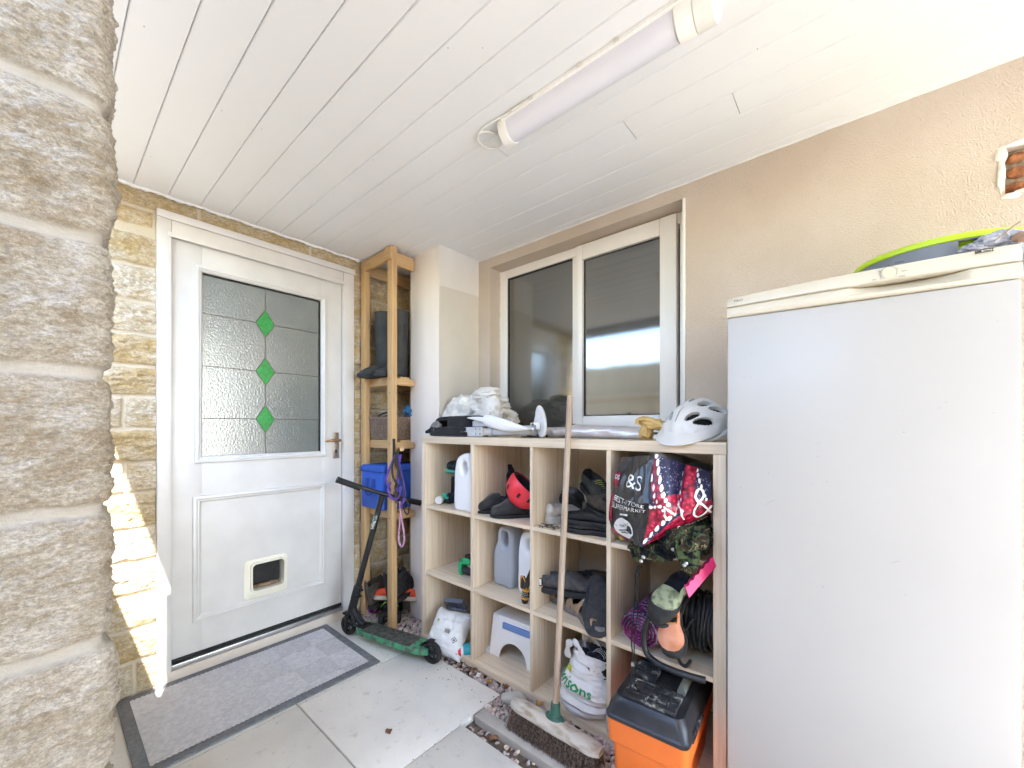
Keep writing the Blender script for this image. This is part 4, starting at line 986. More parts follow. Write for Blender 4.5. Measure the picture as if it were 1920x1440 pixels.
def wr(p, u, v, s, amp=1.):
    k = float(fbm(u * 3 + s, v * 3.5, s, 4, s, True)) - .6; q = math.sin(PI * min(1, max(0, u))) ** .4
    return p + Vector((-.028 * k * q * amp, .006 * k, .006 * k))
def sideS(u, v):       # u 0 left .. 1 corner edge
    p = col(lcol, v).lerp(col(ecol, v), u); p = p + Vector((-.012 * math.sin(PI * u) * math.sin(PI * v), 0, 0)); return wr(p, u, v, 2)
def frontS(u, v):      # u 0 corner edge .. 1 right
    p = col(ecol, v).lerp(col(rcol, v), u)
    fold = math.exp(-((u - .46) / .09) ** 2) * (1 - v) ** 1.5        # pinch between the two handles' humps
    p = p + Vector((.055 * fold - .022 * math.sin(PI * u) * math.sin(PI * v) ** .7, 0, -.012 * fold))
    return wr(p, u, v, 5, 1.1)
def surf(fn, nu_, nv_): return np.array([[tuple(fn(i / nu_, j / nv_)) for j in range(nv_ + 1)] for i in range(nu_ + 1)])
def zone(u, v):
    # 0 black, 1 raspberry, 2 blueberry
    a = u * 1.0 - v * .75
    if v > .88 - u * .55 + .02 and v > .62 and u < .75: return 1 if v > 1.02 - u * .65 else 2
    if v > .45 and u < .8: return 1
    if u < .3: return 1 if .02 < (u - v * .62 + .18) < .22 else 2
    if u < .5: return 2 if v < .34 - (u - .3) * .2 else 1
    if u < .78: return 1
    return 2 if v < .45 else 1
g = G(); g.grid(surf(sideS, 36, 44)); part('side_panel', g, m_bagk, bag, 60)
F = surf(frontS, 90, 70); g = G(); g.grid(F); k = 0
for i in range(90):
    for j in range(70): g.mi[k] = zone((i + .5) / 90, (j + .5) / 70) - 1; k += 1
part('front_panel', g, [m_berry, m_blue], bag, 60)
g = G(); bk = Vector((.26, -.02, 0))
top = [sideS(i / 10, 0) for i in range(11)] + [frontS(i / 14, 0) for i in range(1, 15)]; bot = [sideS(i / 10, 1) for i in range(11)] + [frontS(i / 14, 1) for i in range(1, 15)]
clampY = lambda p: Vector((min(p.x, 1.74), min(max(p.y, YR + .045), D3[0] - .006), p.z))
bz = Vector((0, 0, .045))
for seq in (top, bot):
    rows = [seq, [clampY(p + bk * .35 + Vector((0, 0, .004 if seq is top else 0)) + (bz if seq is bot else Vector())) for p in seq], [clampY(p + bk + (bz * 1.3 if seq is bot else Vector((0, 0, -.02)))) for p in seq]]
    for a in rows[1]: a.z = max(a.z, SH1 + .004) if seq is bot else a.z
    for a in rows[2]: a.z = max(a.z, SH1 + .004)
    g.grid(np.array([[tuple(p) for p in r_] for r_ in rows]))
part('back_panel', g, m_bagk, bag, 60)
def out_n(fn, u, v, eps=.0025):
    d = .01; a = (fn(min(1, u + d), v) - fn(max(0, u - d), v)); b = (fn(u, min(1, v + d)) - fn(u, max(0, v - d))); n_ = b.cross(a)
    if n_.x > 0: n_ = -n_
    return fn(u, v) + n_.normalized() * eps
# cream discs along the bands
def disc(fn, u, v, ru, rv, m_, parent, eps=.003, name='cream_spot'):
    g_ = G(); n = 18; c = [tuple(out_n(fn, min(1, max(0, u)), min(1, max(0, v)), eps))]; rg = [tuple(out_n(fn, min(1, max(0, u + ru * math.cos(2 * PI * k / n))), min(1, max(0, v + rv * math.sin(2 * PI * k / n))), eps)) for k in range(n)]
    g_.add(c + rg, [(0, 1 + k, 1 + (k + 1) % n) for k in range(n)]); return g_
gd = G()
def addd(u, v, ru=.036, rv=.040):
    ru *= .85; rv *= .85
    q = disc(frontS, u, v, ru, rv, None, None); gd.add(q.v, q.f)
for k in range(8): addd(.035 + k * .044, .02 + k * .062)
for k in range(6): addd(.01 + k * .05, .20 + k * .068, .026, .032)
for k in range(3): addd(.03 + k * .085, .475, .042, .028)
for k in range(6): addd(.03 + k * .085, .90 - k * .055, .040, .045)
for k in range(4): addd(.49 + k * .018, .12 + k * .09, .020, .03)
for k in range(7): addd(.79 + k * .022, .06 + k * .062, .022, .034)
part('print_pattern', gd, m_wtxt, bag, 0)
def fT(fn, cu_, cv_, su, sv, ang=0, eps=.0045):
    ca, sa = math.cos(ang), math.sin(ang)
    def f(x, y):
        x2, y2 = x * ca - y * sa, x * sa + y * ca; return out_n(fn, min(1, max(0, cu_ + x2 * su)), min(1, max(0, cv_ - y2 * sv)), eps)
    return f
def strokes(fn, polys, wd, eps, name, parent, m_):
    g_ = G()
    for pl in polys:
        pl = spline([(a, b, 0) for a, b in pl], 6)
        for i in range(len(pl)):
            a = pl[max(0, i - 1)]; b = pl[min(len(pl) - 1, i + 1)]; d = (b - a).normalized(); nrm = Vector((-d.y, d.x, 0)) * wd
            pl2 = [pl[i] + nrm, pl[i] - nrm]
            for q in pl2: g_.v.append(tuple(out_n(fn, min(1, max(0, q.x)), min(1, max(0, q.y)), eps)))
        n = len(pl); b0 = len(g_.v) - 2 * n
        for i in range(n - 1): g_.f.append((b0 + 2 * i, b0 + 2 * i + 1, b0 + 2 * i + 3, b0 + 2 * i + 2)); g_.mi.append(0)
    return part(name, g_, m_, parent, 0)
def lns(*p): return [(p[0][0] + (p[1][0] - p[0][0]) * t, p[0][1] + (p[1][1] - p[0][1]) * t) for t in (0, .33, .66, 1)]
strokes(frontS, [lns((.33, .70), (.28, .48)), lns((.28, .48), (.44, .64)), lns((.44, .64), (.505, .40)), lns((.505, .40), (.60, .74)),
                 [(.985, .74), (.90, .56), (.80, .44), (.77, .36), (.80, .29), (.85, .28), (.88, .36), (.83, .46), (.76, .56), (.745, .68), (.80, .76), (.89, .72), (.95, .62), (.985, .55)]], 0.0155, .0055, 'lettering', bag, m_wtxt)
text_on('lettering', 'FOOD', 1.0, fT(frontS, .72, .935, .16, .16, -.12, .005), m_wtxt, bag)
text_on('lettering', '&S', 1.0, fT(sideS, .60, .27, .36, .17, 0), m_wtxt, bag)
text_on('lettering', 'BEST-STORE', 1.0, fT(sideS, .52, .46, .145, .055, -.12), m_wtxt, bag)
text_on('lettering', 'SUPERMARKET', 1.0, fT(sideS, .52, .515, .125, .055, -.12), m_wtxt, bag)
q = disc(sideS, .38, .725, .25, .125, None, None, .0035); part('label_spot', q, m_wtxt, bag, 0)
text_on('lettering', 'Which?', 1.0, fT(sideS, .38, .68, .12, .055, -.05, .005), m_txt, bag)
strokes(sideS, [lns((.24, .725), (.54, .75)), lns((.27, .755), (.50, .775))], .006, .005, 'small_print', bag, m_txt)
strokes(sideS, [lns((.34, .565), (.56, .58))], .008, .004, 'white_rule', bag, m_wtxt)
g = G(); 
for (u0_, u1_, v0_, v1_) in ((.0, .16, .22, .36), (.0, .10, .42, .62), (.0, .13, .70, .90)):
    g.add([tuple(out_n(sideS, u, v, .003)) for u in np.linspace(u0_, u1_, 6) for v in np.linspace(v0_, v1_, 8)], [(i * 8 + j, (i + 1) * 8 + j, (i + 1) * 8 + j + 1, i * 8 + j + 1) for i in range(5) for j in range(7)])
part('raspberry_strip', g, m_berry, bag, 60)
text_on('lettering', 'os', 1.0, fT(sideS, .10, .26, .17, .10, 0, .0045), m_wtxt, bag)

# camouflage hat under the bag
def camo_mat():
    m = M('camouflage', (.10, .12, .06), .9, ns=20); n, b, L = nodes(m); tc = n.nodes.new('ShaderNodeTexCoord')
    z = n.nodes.new('ShaderNodeTexNoise'); z.inputs['Scale'].default_value = 22; z.inputs['Detail'].default_value = 1.5; z.inputs['Distortion'].default_value = .8; L(tc.outputs['Object'], z.inputs['Vector'])
    r = n.nodes.new('ShaderNodeValToRGB'); r.color_ramp.interpolation = 'CONSTANT'; L(z.outputs[0], r.inputs[0]); e = r.color_ramp.elements
    e[0].position = 0; e[0].color = (.008, .009, .01, 1); e[1].position = .45; e[1].color = (.055, .08, .03, 1)
    for p_, c_ in ((.53, (.035, .02, .015, 1)), (.62, (.20, .18, .09, 1)), (.66, (.06, .09, .035, 1))): q = e.new(p_); q.color = c_
    L(r.outputs[0], b.inputs['Base Color']); return m
m_camo = camo_mat()
t = thing('camouflage_jacket', 'crumpled camouflage cloth spilling out below the shopping bag', 'jacket', (0, 0, 0))
g = G(); c0 = PX(1285, 1012, 1.36); crumple(g, tuple(c0), (.06, .07, .05), 12, .5, fold=(4, 4, 2)); c1 = PX(1225, 1032, 1.36); crumple(g, tuple(c1), (.045, .07, .030), 15, .5); c2 = PX(1305, 985, 1.45); crumple(g, tuple(c2), (.08, .045, .06), 19, .35)
c3 = PX(1290, 1040, 1.335); crumple(g, tuple(c3), (.025, .03, .05), 22, .4)
c4 = PX(1195, 1030, 1.36); crumple(g, tuple(c4), (.03, .02, .035), 25, .4)
part('cloth', g, m_camo, t, 80)
for px_, py_ in ((1202, 1052), (1206, 1045), (1283, 1060), (1286, 1056), (1262, 1030)):
    g = G(); g.blob(tuple(PX(px_, py_, 1.31)), (.006, .007, .007), seed=px_, amp=.2, sub=2); part('press_stud', g, steel, t)
g = G(); g.blob(tuple(PX(1166, 1005, 1.40)), (.012, .014, .016), seed=4, amp=.3); solo('yellow_sponge', g, M('yellow plastic', (.55, .42, .05), .6), 'scrap of yellow under the lower corner of the shopping bag', 'wrapper')

# second row, right compartment
m_cgreen = M('pale green suede', (.30, .33, .20), .9, (.10, .12, .07), ns=35, lo=.45, hi=.6); m_corange = M('orange pink leather', (.62, .30, .20), .7, (.42, .14, .05), ns=14)
p_ = PX(1242, 1068, 1.31)
t = shoe('climbing_shoe', 'upper climbing shoe, black rubber toe with pale green top', 'shoe', (1.38, p_.y - .01, .600), E3(30, 8, -90 - 14), m_cgreen, black_rub, black_cloth, m_rand=black_rub, rand_h=.042, L=.20, W=.095, Hc=.07, instep=.065, toe=.045, sole=.010, group='climbing shoes')
p_ = PX(1250, 1110, 1.30)
t = shoe('climbing_shoe', 'lower climbing shoe hanging toe down, orange and pink inside', 'shoe', (1.345, p_.y - .005, .535), E3(68, -8, -90 + 6), m_corange, black_rub, M('orange lining', (.75, .30, .05), .7), m_rand=black_rub, rand_h=.030, L=.19, W=.095, Hc=.05, instep=.052, toe=.036, sole=.010, open_to=.40, group='climbing shoes'); t.scale = (.88, .88, .88)
# rolled blanket
def stripe_mat():
    m = M('woven stripes', (.05, .01, .05), .95, ns=10); n, b, L = nodes(m); tc = n.nodes.new('ShaderNodeTexCoord')
    z = n.nodes.new('ShaderNodeTexNoise'); z.inputs['Scale'].default_value = 75; z.inputs['Detail'].default_value = 3; L(tc.outputs['Object'], z.inputs['Vector'])
    r = n.nodes.new('ShaderNodeValToRGB'); r.color_ramp.interpolation = 'CONSTANT'; L(z.outputs[0], r.inputs[0]); e = r.color_ramp.elements
    e[0].position = 0; e[0].color = (.012, .014, .04, 1); e[1].position = .50; e[1].color = (.30, .02, .14, 1)
    for p_, c_ in ((.56, (.02, .02, .06, 1)), (.62, (.45, .42, .52, 1)), (.66, (.16, .02, .14, 1))): q = e.new(p_); q.color = c_
    L(r.outputs[0], b.inputs['Base Color']); return m
m_str = stripe_mat(); m_fr1 = M('magenta fleece', (.40, .02, .17), .95, (.2, .01, .1), ns=60); m_fr2 = M('lilac fleece', (.42, .40, .52), .95, (.06, .06, .14), ns=90)
pr_ = PX(1210, 1152, 1.46)
t = thing('rolled_blanket', 'rolled blanket with a magenta, navy and white spiral end', 'blanket', (1.45, pr_.y - .003, SH2 + .069), FW)
def spiral(r0_, r1_, turns, th, y0, y1, n=150, sx=1.08, sz=.95):
    g_ = G(); rg = []
    for i in range(n + 1):
        f = i / n; a = turns * 2 * PI * f; r_ = r0_ + (r1_ - r0_) * f; r_ *= 1 + .05 * math.sin(a * 1.0 + 1)
        ca, sa = math.cos(a), math.sin(a); wob = .004 * math.sin(i * .9) + .003 * math.sin(i * 2.3)
        rg.append([((r_ - th) * ca * sx, y0 + wob, (r_ - th) * sa * sz), ((r_ - th * .5) * ca * sx, y0 - .005 + wob, (r_ - th * .5) * sa * sz), (r_ * ca * sx, y0 + wob, r_ * sa * sz), (r_ * ca * sx, y1, r_ * sa * sz), ((r_ - th) * ca * sx, y1, (r_ - th) * sa * sz)])
    return g_.loft(rg)
part('outer_layer', spiral(.006, .071, 5.5, .0085, -.05, .26), m_str, t, 60)
part('lilac_edge', spiral(.006, .066, 5.5, .0030, -.058, -.03), m_fr2, t, 60)
part('magenta_edge', spiral(.003, .0615, 5.5, .0025, -.060, -.03), m_fr1, t, 60)
# cable reel
pc_ = PX(1300, 1160, 1.47)
t = thing('cable_reel', 'black extension cable wound on a reel with a bent tube stand', 'cable reel', (1.485, YR + .045 + .085, SH2), FW)
m_cab = M('black cable', (.035, .035, .035), .45, (.05, .05, .05), ns=20)
g = G()
for k in range(12):
    y_ = -.072 + k * .0135; r_ = .098 - .006 * ((k * 7) % 3) ; g.tube([(y_ + .006 * math.sin(a * 2 + k) , -.0 + r_ * .85 * math.cos(a), .135 + r_ * math.sin(a)) for a in np.linspace(0, 2 * PI, 36, endpoint=False)], .0058, 8, closed=True)
for k in range(8):
    y_ = -.066 + k * .019; r_ = .088; g.tube([(y_ + .012 * math.sin(a + k), r_ * .85 * math.cos(a), .135 + r_ * math.sin(a)) for a in np.linspace(0, 2 * PI, 36, endpoint=False)], .0058, 8, closed=True)
g.tube(spline([(.03, -.085, .17), (.0, -.10, .11), (-.015, -.105, .05), (-.01, -.10, .018), (.008, -.098, .008), (.022, -.09, .03)], 7), .0055, 8)
g.tube([(x_, -0.0, .135) for x_ in (-.085, .085)], .07, 20)
part('cable', g, m_cab, t, 50)
g = G(); tb = spline([(-.095, -.11, .185), (-.108, -.125, .13), (-.118, -.135, .075), (-.108, -.14, .030), (-.07, -.15, .014), (-.02, -.155, .0115), (.04, -.15, .011), (.082, -.14, .011)], 7); g.tube(tb, .0105, 14); part('tube_stand', g, M('worn black tube', (.035, .037, .042), .35, (.09, .09, .095), ns=50, lo=.55, hi=.7), t)
g = G(); g.b2((-.098, -.125, .125), (-.066, -.10, .16), .006); g.b2((-.095, -.14, .135), (-.089, -.122, .142), mi=1); g.b2((-.083, -.14, .135), (-.077, -.122, .142), mi=1); g.b2((-.089, -.14, .15), (-.083, -.122, .157), mi=1); part('plug', g, [black_rub, M('brass pins', (.65, .50, .2), .3, metal=1)], t)
# pink handle
m_pink = M('pink plastic', (.85, .045, .20), .4, (.78, .03, .17), ns=6)
A, B = PX(1288, 1110, 1.32), PX(1338, 1052, 1.40); g = G()
d = (B - A); n = 70; rg = []
for i in range(n + 1):
    f = i / n; wv = .016 + .0026 * math.cos(f * 34); c = A + d * f
    up_ = Vector((0, .35, .94)); sd = Vector((.75, .4, -.1)).normalized()
    rg.append([c + up_ * wv - sd * .012, c + up_ * wv + sd * .012, c - up_ * .014 + sd * .012, c - up_ * .014 - sd * .012])
g.loft(rg); solo('pink_tool', g, m_pink, 'hot pink ridged plastic handle sticking out above the cable reel', 'handle', smooth=20)
# drawcord with toggle
g = G()
for o_ in (-.004, .005):
    g.tube(spline([PX(1202, 1062, 1.33) + Vector((0, o_, 0)), PX(1195, 1075, 1.315) + Vector((0, o_, 0)), PX(1192, 1150, 1.315) + Vector((0, o_ * 1.4, 0)), PX(1187, 1200, 1.30) + Vector((0, o_ * 1.2, 0)), PX(1188, 1240, 1.26) + Vector((0, o_ * .4, 0)), PX(1186, 1275, 1.23) + Vector((0, o_, 0)), PX(1194, 1295, 1.21) + Vector((0, o_ * 3, 0)), PX(1215, 1303, 1.21)], 7), .0021, 7)
t = solo('drawcord', g, M('black cord', (.02, .02, .022), .7), 'thin black drawcord loop hanging down to the toolbox lid', 'cord')
g = G(); g.box(PX(1187, 1245, 1.255), (.010, .012, .016), .003); part('cord_toggle', g, steel, t)

# ------------------------------------------------------------------ second row, others
t = thing('green_tool', 'green plastic clamp with a black roller, alone in its compartment', 'tool', (1.49, PX(878, 1070, 1.49).y, SH2), FW)
m_gr = M('bright green plastic', (.02, .42, .16), .4, (.02, .36, .13), ns=8)
g = G(); v_, f_ = outline_plate([sm2([(-.045, .004), (-.056, .02), (-.055, .06), (-.046, .082), (-.02, .098), (.03, .102), (.03, .072), (-.01, .068), (-.026, .058), (-.03, .04), (-.028, .01)], 4)], .05, .006, 3); g.add(v_, f_); part('clamp', g, m_gr, t, 40)
g = G(); g.tube([(-.030, -.004, .030), (.05, -.004, .030)], .019, 18); part('roller', g, M('dark grey grip', (.07, .07, .08), .7), t)
g = G(); g.b2((-.008, -.018, .097), (.05, .018, .118), .004)
for k in range(3): g.b2((-.043 + k * .010, -.0262, .074 + k * .003), (-.038 + k * .010, -.0235, .088 + k * .003), .001)
part('black_clip', g, black_pl, t)
jug('grey_jug', 'tall grey plastic jug in the middle row', (1.55, PX(949, 1098, 1.53).y, SH2), FW, m_gjug, .125, .10, .305, style=1)
jug('cream_jug', 'white plastic jug squeezed beside the grey jug', (1.55, PX(1003, 1100, 1.55).y + .012, SH2), FW, m_jug, .115, .10, .312, style=0, cap_m=M('cream cap', (.7, .6, .4), .5))
p_ = PX(986, 1080, 1.42); t = thing('hand_brush', 'black and orange gripped tool standing in front of the white jug', 'tool', (1.43, PX(985, 1080, 1.43).y, SH2), rot=E3(0, 8, -90))
m_or = M('amber plastic', (.75, .35, .02), .4)
g = G(); g.tube(spline([(.018, .0, .185), (.006, 0, .13), (-.004, 0, .08)], 5), [.007, .008, .009, .010, .011, .012, .013, .013, .014, .014, .014], 12); part('shaft', g, M('gloss black', (.015, .015, .017), .2, coat=.5), t)
g = G(); v_, f_ = outline_plate([sm2([(-.03, .062), (-.034, .10), (-.028, .118), (-.008, .098), (.004, .08), (-.006, .062)], 4)], .018, .004); g.add(v_, f_); part('black_paddle', g, M('dark grey grip', (.07, .07, .08)), t)
g = G(); g.tube(spline([(-.033, -.006, .062), (-.036, -.008, .115), (-.022, -.009, .118), (-.002, -.009, .092), (.004, -.008, .066)], 5), .0028, 8); g.tube([(-.004, 0, .022), (-.004, 0, .031)], .0195, 18); g.tube([(-.004, 0, .058), (-.004, 0, .066)], .0175, 18); part('amber_trim', g, m_or, t)
g = G(); g.tube([(-.004, 0, .031), (-.004, 0, .058)], .018, 18); part('grip', g, black_rub, t)
g = G()
for k in range(6):
    for q in range(3):
        a = -PI / 2 + (k - 2.5) * .42 + (q % 2) * .2; g.blob((-.004 + .0175 * math.cos(a), .0175 * math.sin(a), .036 + q * .008), (.002, .002, .002), sub=1, amp=0)
part('white_dots', g, m_wtxt, t)
g = G(); g.tube([(-.004, 0, .0), (-.004, 0, .022)], [.012, .019], 18); part('foot', g, black_rub, t)
# third compartment shoes
m_slip2 = M('grey suede slip-on', (.12, .115, .12), .9, (.17, .165, .165), ns=50, bump=.4, bs=250)
ps = PX(1060, 1105, 1.50)
t = shoe('slip_on_shoe', 'grey slip-on shoe with a small dark tab, resting on the sandals', 'shoe', (1.515, PX(1058, 1100, 1.50).y - .012, SH2 + .062), E3(-3, 4, -180 + 205 - 10), m_slip2, M('charcoal sole', (.07, .07, .075), .8), black_cloth, L=.27, W=.10, Hc=.085, instep=.078, toe=.05, sole=.02)
g = G(); g.b2((-.0495, .105, .035), (-.0465, .120, .070), .001); part('heel_tab', g, black_rub, t)
g = G(); g.b2((-.0502, .108, .040), (-.0492, .117, .066), .0); part('tab_patch', g, m_wtxt, t)
m_tan = M('tan leather', (.36, .25, .16), .7, (.26, .17, .10), ns=40, bump=.3)
def sandal(label, loc, rz, s=1):
    t = thing('sandal', label, 'sandal', loc, rz, 'tan sandals')
    _, so, _, _ = shoe_geo(L=.26, W=.10, sole=.026); part('sole', so, M('grey sandal sole', (.20, .19, .18), .8, (.13, .11, .1), ns=40), t)
    g = G(); st_ = spline([(-.047, .06, .03), (-.046, .075, .055), (-.03, .118, .062), (0, .128, .064), (.03, .118, .062), (.046, .075, .055), (.047, .06, .03)], 5); g.tube(st_, .014, 8, flat=((0, 0, 1), .22)); part('heel_strap', g, m_tan, t)
    for y_, h_ in ((.02, .078), (-.04, .062), (-.085, .048)):
        g = G(); g.tube(spline([(-.05, y_, .026), (-.044, y_, .05), (-.02, y_ - .004, h_), (.02, y_ - .004, h_), (.044, y_, .05), (.05, y_, .026)], 5), .013, 8, flat=((0, 1, 0), .22)); part('strap', g, m_tan, t)
    g = G(); g.tube(spline([(-.02, .02, .08), (-.01, -.03, .07), (.005, -.09, .055)], 5), .004, 6); part('lacing', g, M('white lace', (.6, .58, .55)), t)
sandal('tan sandal in front, between the broom handle and the black soles', (1.475, PX(1092, 1140, 1.45).y - .02, SH2), R(-180 + 150))
sandal('tan sandal at the left, below the grey slip-on shoe', (1.53, PX(1055, 1130, 1.50).y - .02, SH2), R(-180 + 165))
shoe('dark_shoe', 'dark shoe far back in the middle row behind the slip-on', 'shoe', (1.66, PX(1105, 1080, 1.66).y, SH2 + .045), E3(0, 0, 60), m_brn, m_blk, black_cloth, L=.26, W=.10, Hc=.08)
g = G(); g.blob((0, 0, 0), (.017, .017, .017), amp=.03); solo('grey_ball', g, M('grey rubber', (.22, .23, .25), .6), 'small grey ball behind the sandals in the middle row', 'ball', PX(1122, 1093, 1.52))
def sole_shoe(label, loc, rot, rings=True):
    t = shoe('felt_slipper', label, 'slipper', loc, rot, m_slip2, M('patterned sole', (.055, .055, .062), .8, (.08, .08, .085), ns=30), black_cloth, L=.25, W=.108, Hc=.08, instep=.075, toe=.05, sole=.014, group='grey slippers showing their soles'); t.scale = (.92, .80, .9)
    g = G()
    for i in range(9):
        for j in range(4):
            x_ = -.036 + j * .024; y_ = -.105 + i * .022
            if abs(x_) > .044 * (1 - abs(y_ / .125) ** 3): continue
            if i > 4: g.tube([(x_ - .009, y_, -.0003), (x_ + .009, y_, -.0003)], .0016, 5)
            else: g.tube([(x_ + .0075 * math.cos(a), y_ + .0075 * math.sin(a), -.0003) for a in np.linspace(0, 2 * PI, 14, endpoint=False)], .0015, 5, closed=True)
    part('tread', g, M('tread', (.11, .11, .12), .8), t)
for k, (dyy, dx_, dz_, rz_) in enumerate(((.012, .012, .010, 0), (-.018, -.022, .0, 0))):
    p_ = PX(1125, 1150, 1.42); sole_shoe(('rear' if k == 0 else 'front') + ' grey slipper of the pair leaning with its patterned sole outward', (1.445 + dx_, p_.y + dyy + .030, SH2 + .086 + dz_), E3(-58, 180, -90 + (22 if k == 0 else 20)))

# ------------------------------------------------------------------ bottom row
m_stool = M('white stool plastic', (.88, .88, .88), .4, (.84, .84, .83), ns=5)
t = thing('step_stool', 'white plastic step stool with blue grip in the bottom row', 'stool', (1.498, PX(917, 1225, 1.488).y - .148, SH3), R(-90 + 3))
def trap(w0, w1, z0, z1): return [(-w0, z0), (w0, z0), (w1, z1 - .012), (w1 - .010, z1), (-w1 + .010, z1), (-w1, z1 - .012)]
arch = [(.085 * math.cos(a), .0 + .088 * math.sin(a)) for a in np.linspace(PI, 0, 16)]
outer = [(-.150, 0), (-.085, 0)] + arch[1:-1] + [(.085, 0), (.150, 0), (.134, .196), (.122, .206), (-.122, .206), (-.134, .196)]
g = G()
for y_, sgn in ((.0, 1), (.235, 1)):
    v_, f_ = outline_plate([outer], .010, .002); g.add(v_, f_, M_=T((0, y_ + .005, 0), rx=(-4 if y_ == 0 else 4)))
g.b2((-.132, .012, .196), (.132, .228, .2085), .006)
for s in (-1, 1):
    g.add([(s * .149, .004, 0), (s * .133, .018, .20), (s * .133, .222, .20), (s * .149, .236, 0), (s * .143, .006, 0), (s * .127, .02, .198), (s * .127, .22, .198), (s * .143, .234, 0)], [(0, 1, 2, 3), (4, 5, 6, 7), (0, 4, 7, 3), (0, 1, 5, 4), (3, 2, 6, 7)])
part('body', g, m_stool, t, 30)
g = G(); g.box((.02, -.0005 + .008, .166), (.17, .012, .030), .004, rot=Matrix.Rotation(R(-4), 3, 'X')); part('blue_grip', g, M('blue rubber', (.16, .29, .60), .5), t)
g = G(); g.b2((-.118, -.002 + .006, .180), (-.095, .012, .205), .003); part('corner_clip', g, m_stool, t)
# carrier bag
m_carr = M('white carrier plastic', (.76, .76, .76), .4, (.70, .70, .69), ns=9)
pcb = PX(1098, 1345, 1.44); CB = Vector((1.50, PX(1098, 1330, 1.47).y - .012, SH3))
t = thing('carrier_bag', 'stuffed white carrier bag with green lettering in the bottom row', 'bag', CB, FW)
def cbS(u, v):      # u around 0..1 (0.25 = towards the viewer), v up
    a = 2 * PI * u; ca, sa = math.cos(a), -math.sin(a); q = .90 + .18 * math.sin(min(1, v * 1.6) * PI) * (1 if v < .625 else 0) - .22 * max(0, v - .35) / .65 - .10 * math.exp(-v / .03)
    x = .105 * q * math.copysign(abs(ca) ** .8, ca); y = .105 * q * math.copysign(abs(sa) ** .8, sa); k_ = float(fbm(u * 7, v * 7, 3, 4, 5, True)) - .6; k2 = float(fbm(u * 4, v * 16, 7, 3, 8, True)) - .6
    s = 1 + .26 * k_ + .22 * k2
    return Vector((x * s + .012 * v, y * s - .02 * (1 - v), .002 + .235 * v ** .9 + .012 * k_ * (v > .1) - (.028 * math.exp(-((u - .02) / .1) ** 2) + .028 * math.exp(-((u - 1.02) / .1) ** 2)) * v))
g = G(); g.loft([[tuple(cbS(k / 72, j / 50)) for k in range(72)] for j in range(51)], cap=False); g.add([tuple(cbS(k / 72, 0)) for k in range(72)], [tuple(range(72))]); part('bag_body', g, m_carr, t, 80)
g = G(); crumple(g, (.02, 0, .175), (.075, .07, .055), 33, .5); part('dark_contents', g, black_cloth, t, 80)
for y_, x0 in ((-.06, -.045), (.03, -.02)):
    g = G(); g.tube(spline([(x0 - .035, y_, .19), (x0 - .028, y_ - .008, .245), (x0 + .0, y_ - .012, .272), (x0 + .028, y_ - .01, .25), (x0 + .045, y_, .20)], 6), [.013 + .004 * math.sin(k) for k in range(25)], 8, flat=((1, 0, .3), .3)); part('handle', g, m_carr, t, 60)
g = G()
for k in range(3): g.tube([(.045 + .028 * math.cos(a), -.03 + k * .012, .222 + .022 * math.sin(a)) for a in np.linspace(0, PI, 14)], .0012, 5)
part('wire', g, M('pale wire', (.5, .5, .5), .4), t)
m_gtx = M('green print', (.015, .33, .10), .5); m_ytx = M('yellow print', (.80, .72, .05), .5)
def cbT(x, y):
    u = .30 - .0 + (-x) * .60 * -1 * .0 ; u = .205 + x * 1.35; v = .46 + y * 4.2; p = cbS(u % 1, max(0, min(1, v))); c = Vector((0, 0, p.z)); d = (p - c); return p + d.normalized() * .0035
vs0 = cbS(.25, .5)
def cbT2(x, y):
    # x to the right in the picture: local +x; at u=.25 the surface faces -y, and u falls towards +x
    u = .255 - x * 1.55; v = .47 + y * 4.0 + x * -.55; p = cbS(u % 1, max(0, min(1, v))); d = Vector((p.x, p.y, 0)).normalized(); return p + d * .0035
text_on('lettering', 'Morrisons', .050, lambda x, y: cbT2(x - .050, y), m_gtx, t, bold=.0009, sx=.95)
g = G()
for k in range(5):
    a = k * 1.256; q = [cbT2(-.062 + .010 * math.cos(a) + .0075 * math.cos(b), .040 + .010 * math.sin(a) + .0075 * math.sin(b)) for b in np.linspace(0, 2 * PI, 10, endpoint=False)]; g.add(q, [tuple(range(10))])
part('yellow_emblem', g, m_ytx, t, 0)
# toolbox
TB = thing('toolbox', 'orange toolbox with scuffed black organiser lid, bottom right compartment', 'toolbox', (1.19, .487, .0385), R(-90 + 4))
m_tor = M('orange plastic', (.85, .20, .03), .42, (.80, .17, .025), ns=5)
def scuffed():
    m = M('scuffed black plastic', (.04, .042, .047), .38, (.055, .057, .062), ns=12); n, b, L = nodes(m); tc = n.nodes.new('ShaderNodeTexCoord')
    z = n.nodes.new('ShaderNodeTexNoise'); z.inputs['Scale'].default_value = 26; z.inputs['Detail'].default_value = 9; z.inputs['Roughness'].default_value = .75; L(tc.outputs['Object'], z.inputs['Vector'])
    r = n.nodes.new('ShaderNodeMapRange'); r.inputs[1].default_value = .53; r.inputs[2].default_value = .64; r.inputs[4].default_value = .85; L(z.outputs[0], r.inputs[0])
    old = b.inputs['Base Color'].links[0].from_socket; x = n.nodes.new('ShaderNodeMix'); x.data_type = 'RGBA'; x.inputs[7].default_value = (.52, .51, .48, 1); L(old, x.inputs[6]); L(r.outputs[0], x.inputs[0]); L(x.outputs[2], b.inputs['Base Color']); return m
m_scf = scuffed()
def rr3(hw, y0, y1, r_, z_, n=5): return [(p[0], p[1], z_) for p in rrect(-hw, hw, y0, y1, r_, n)]
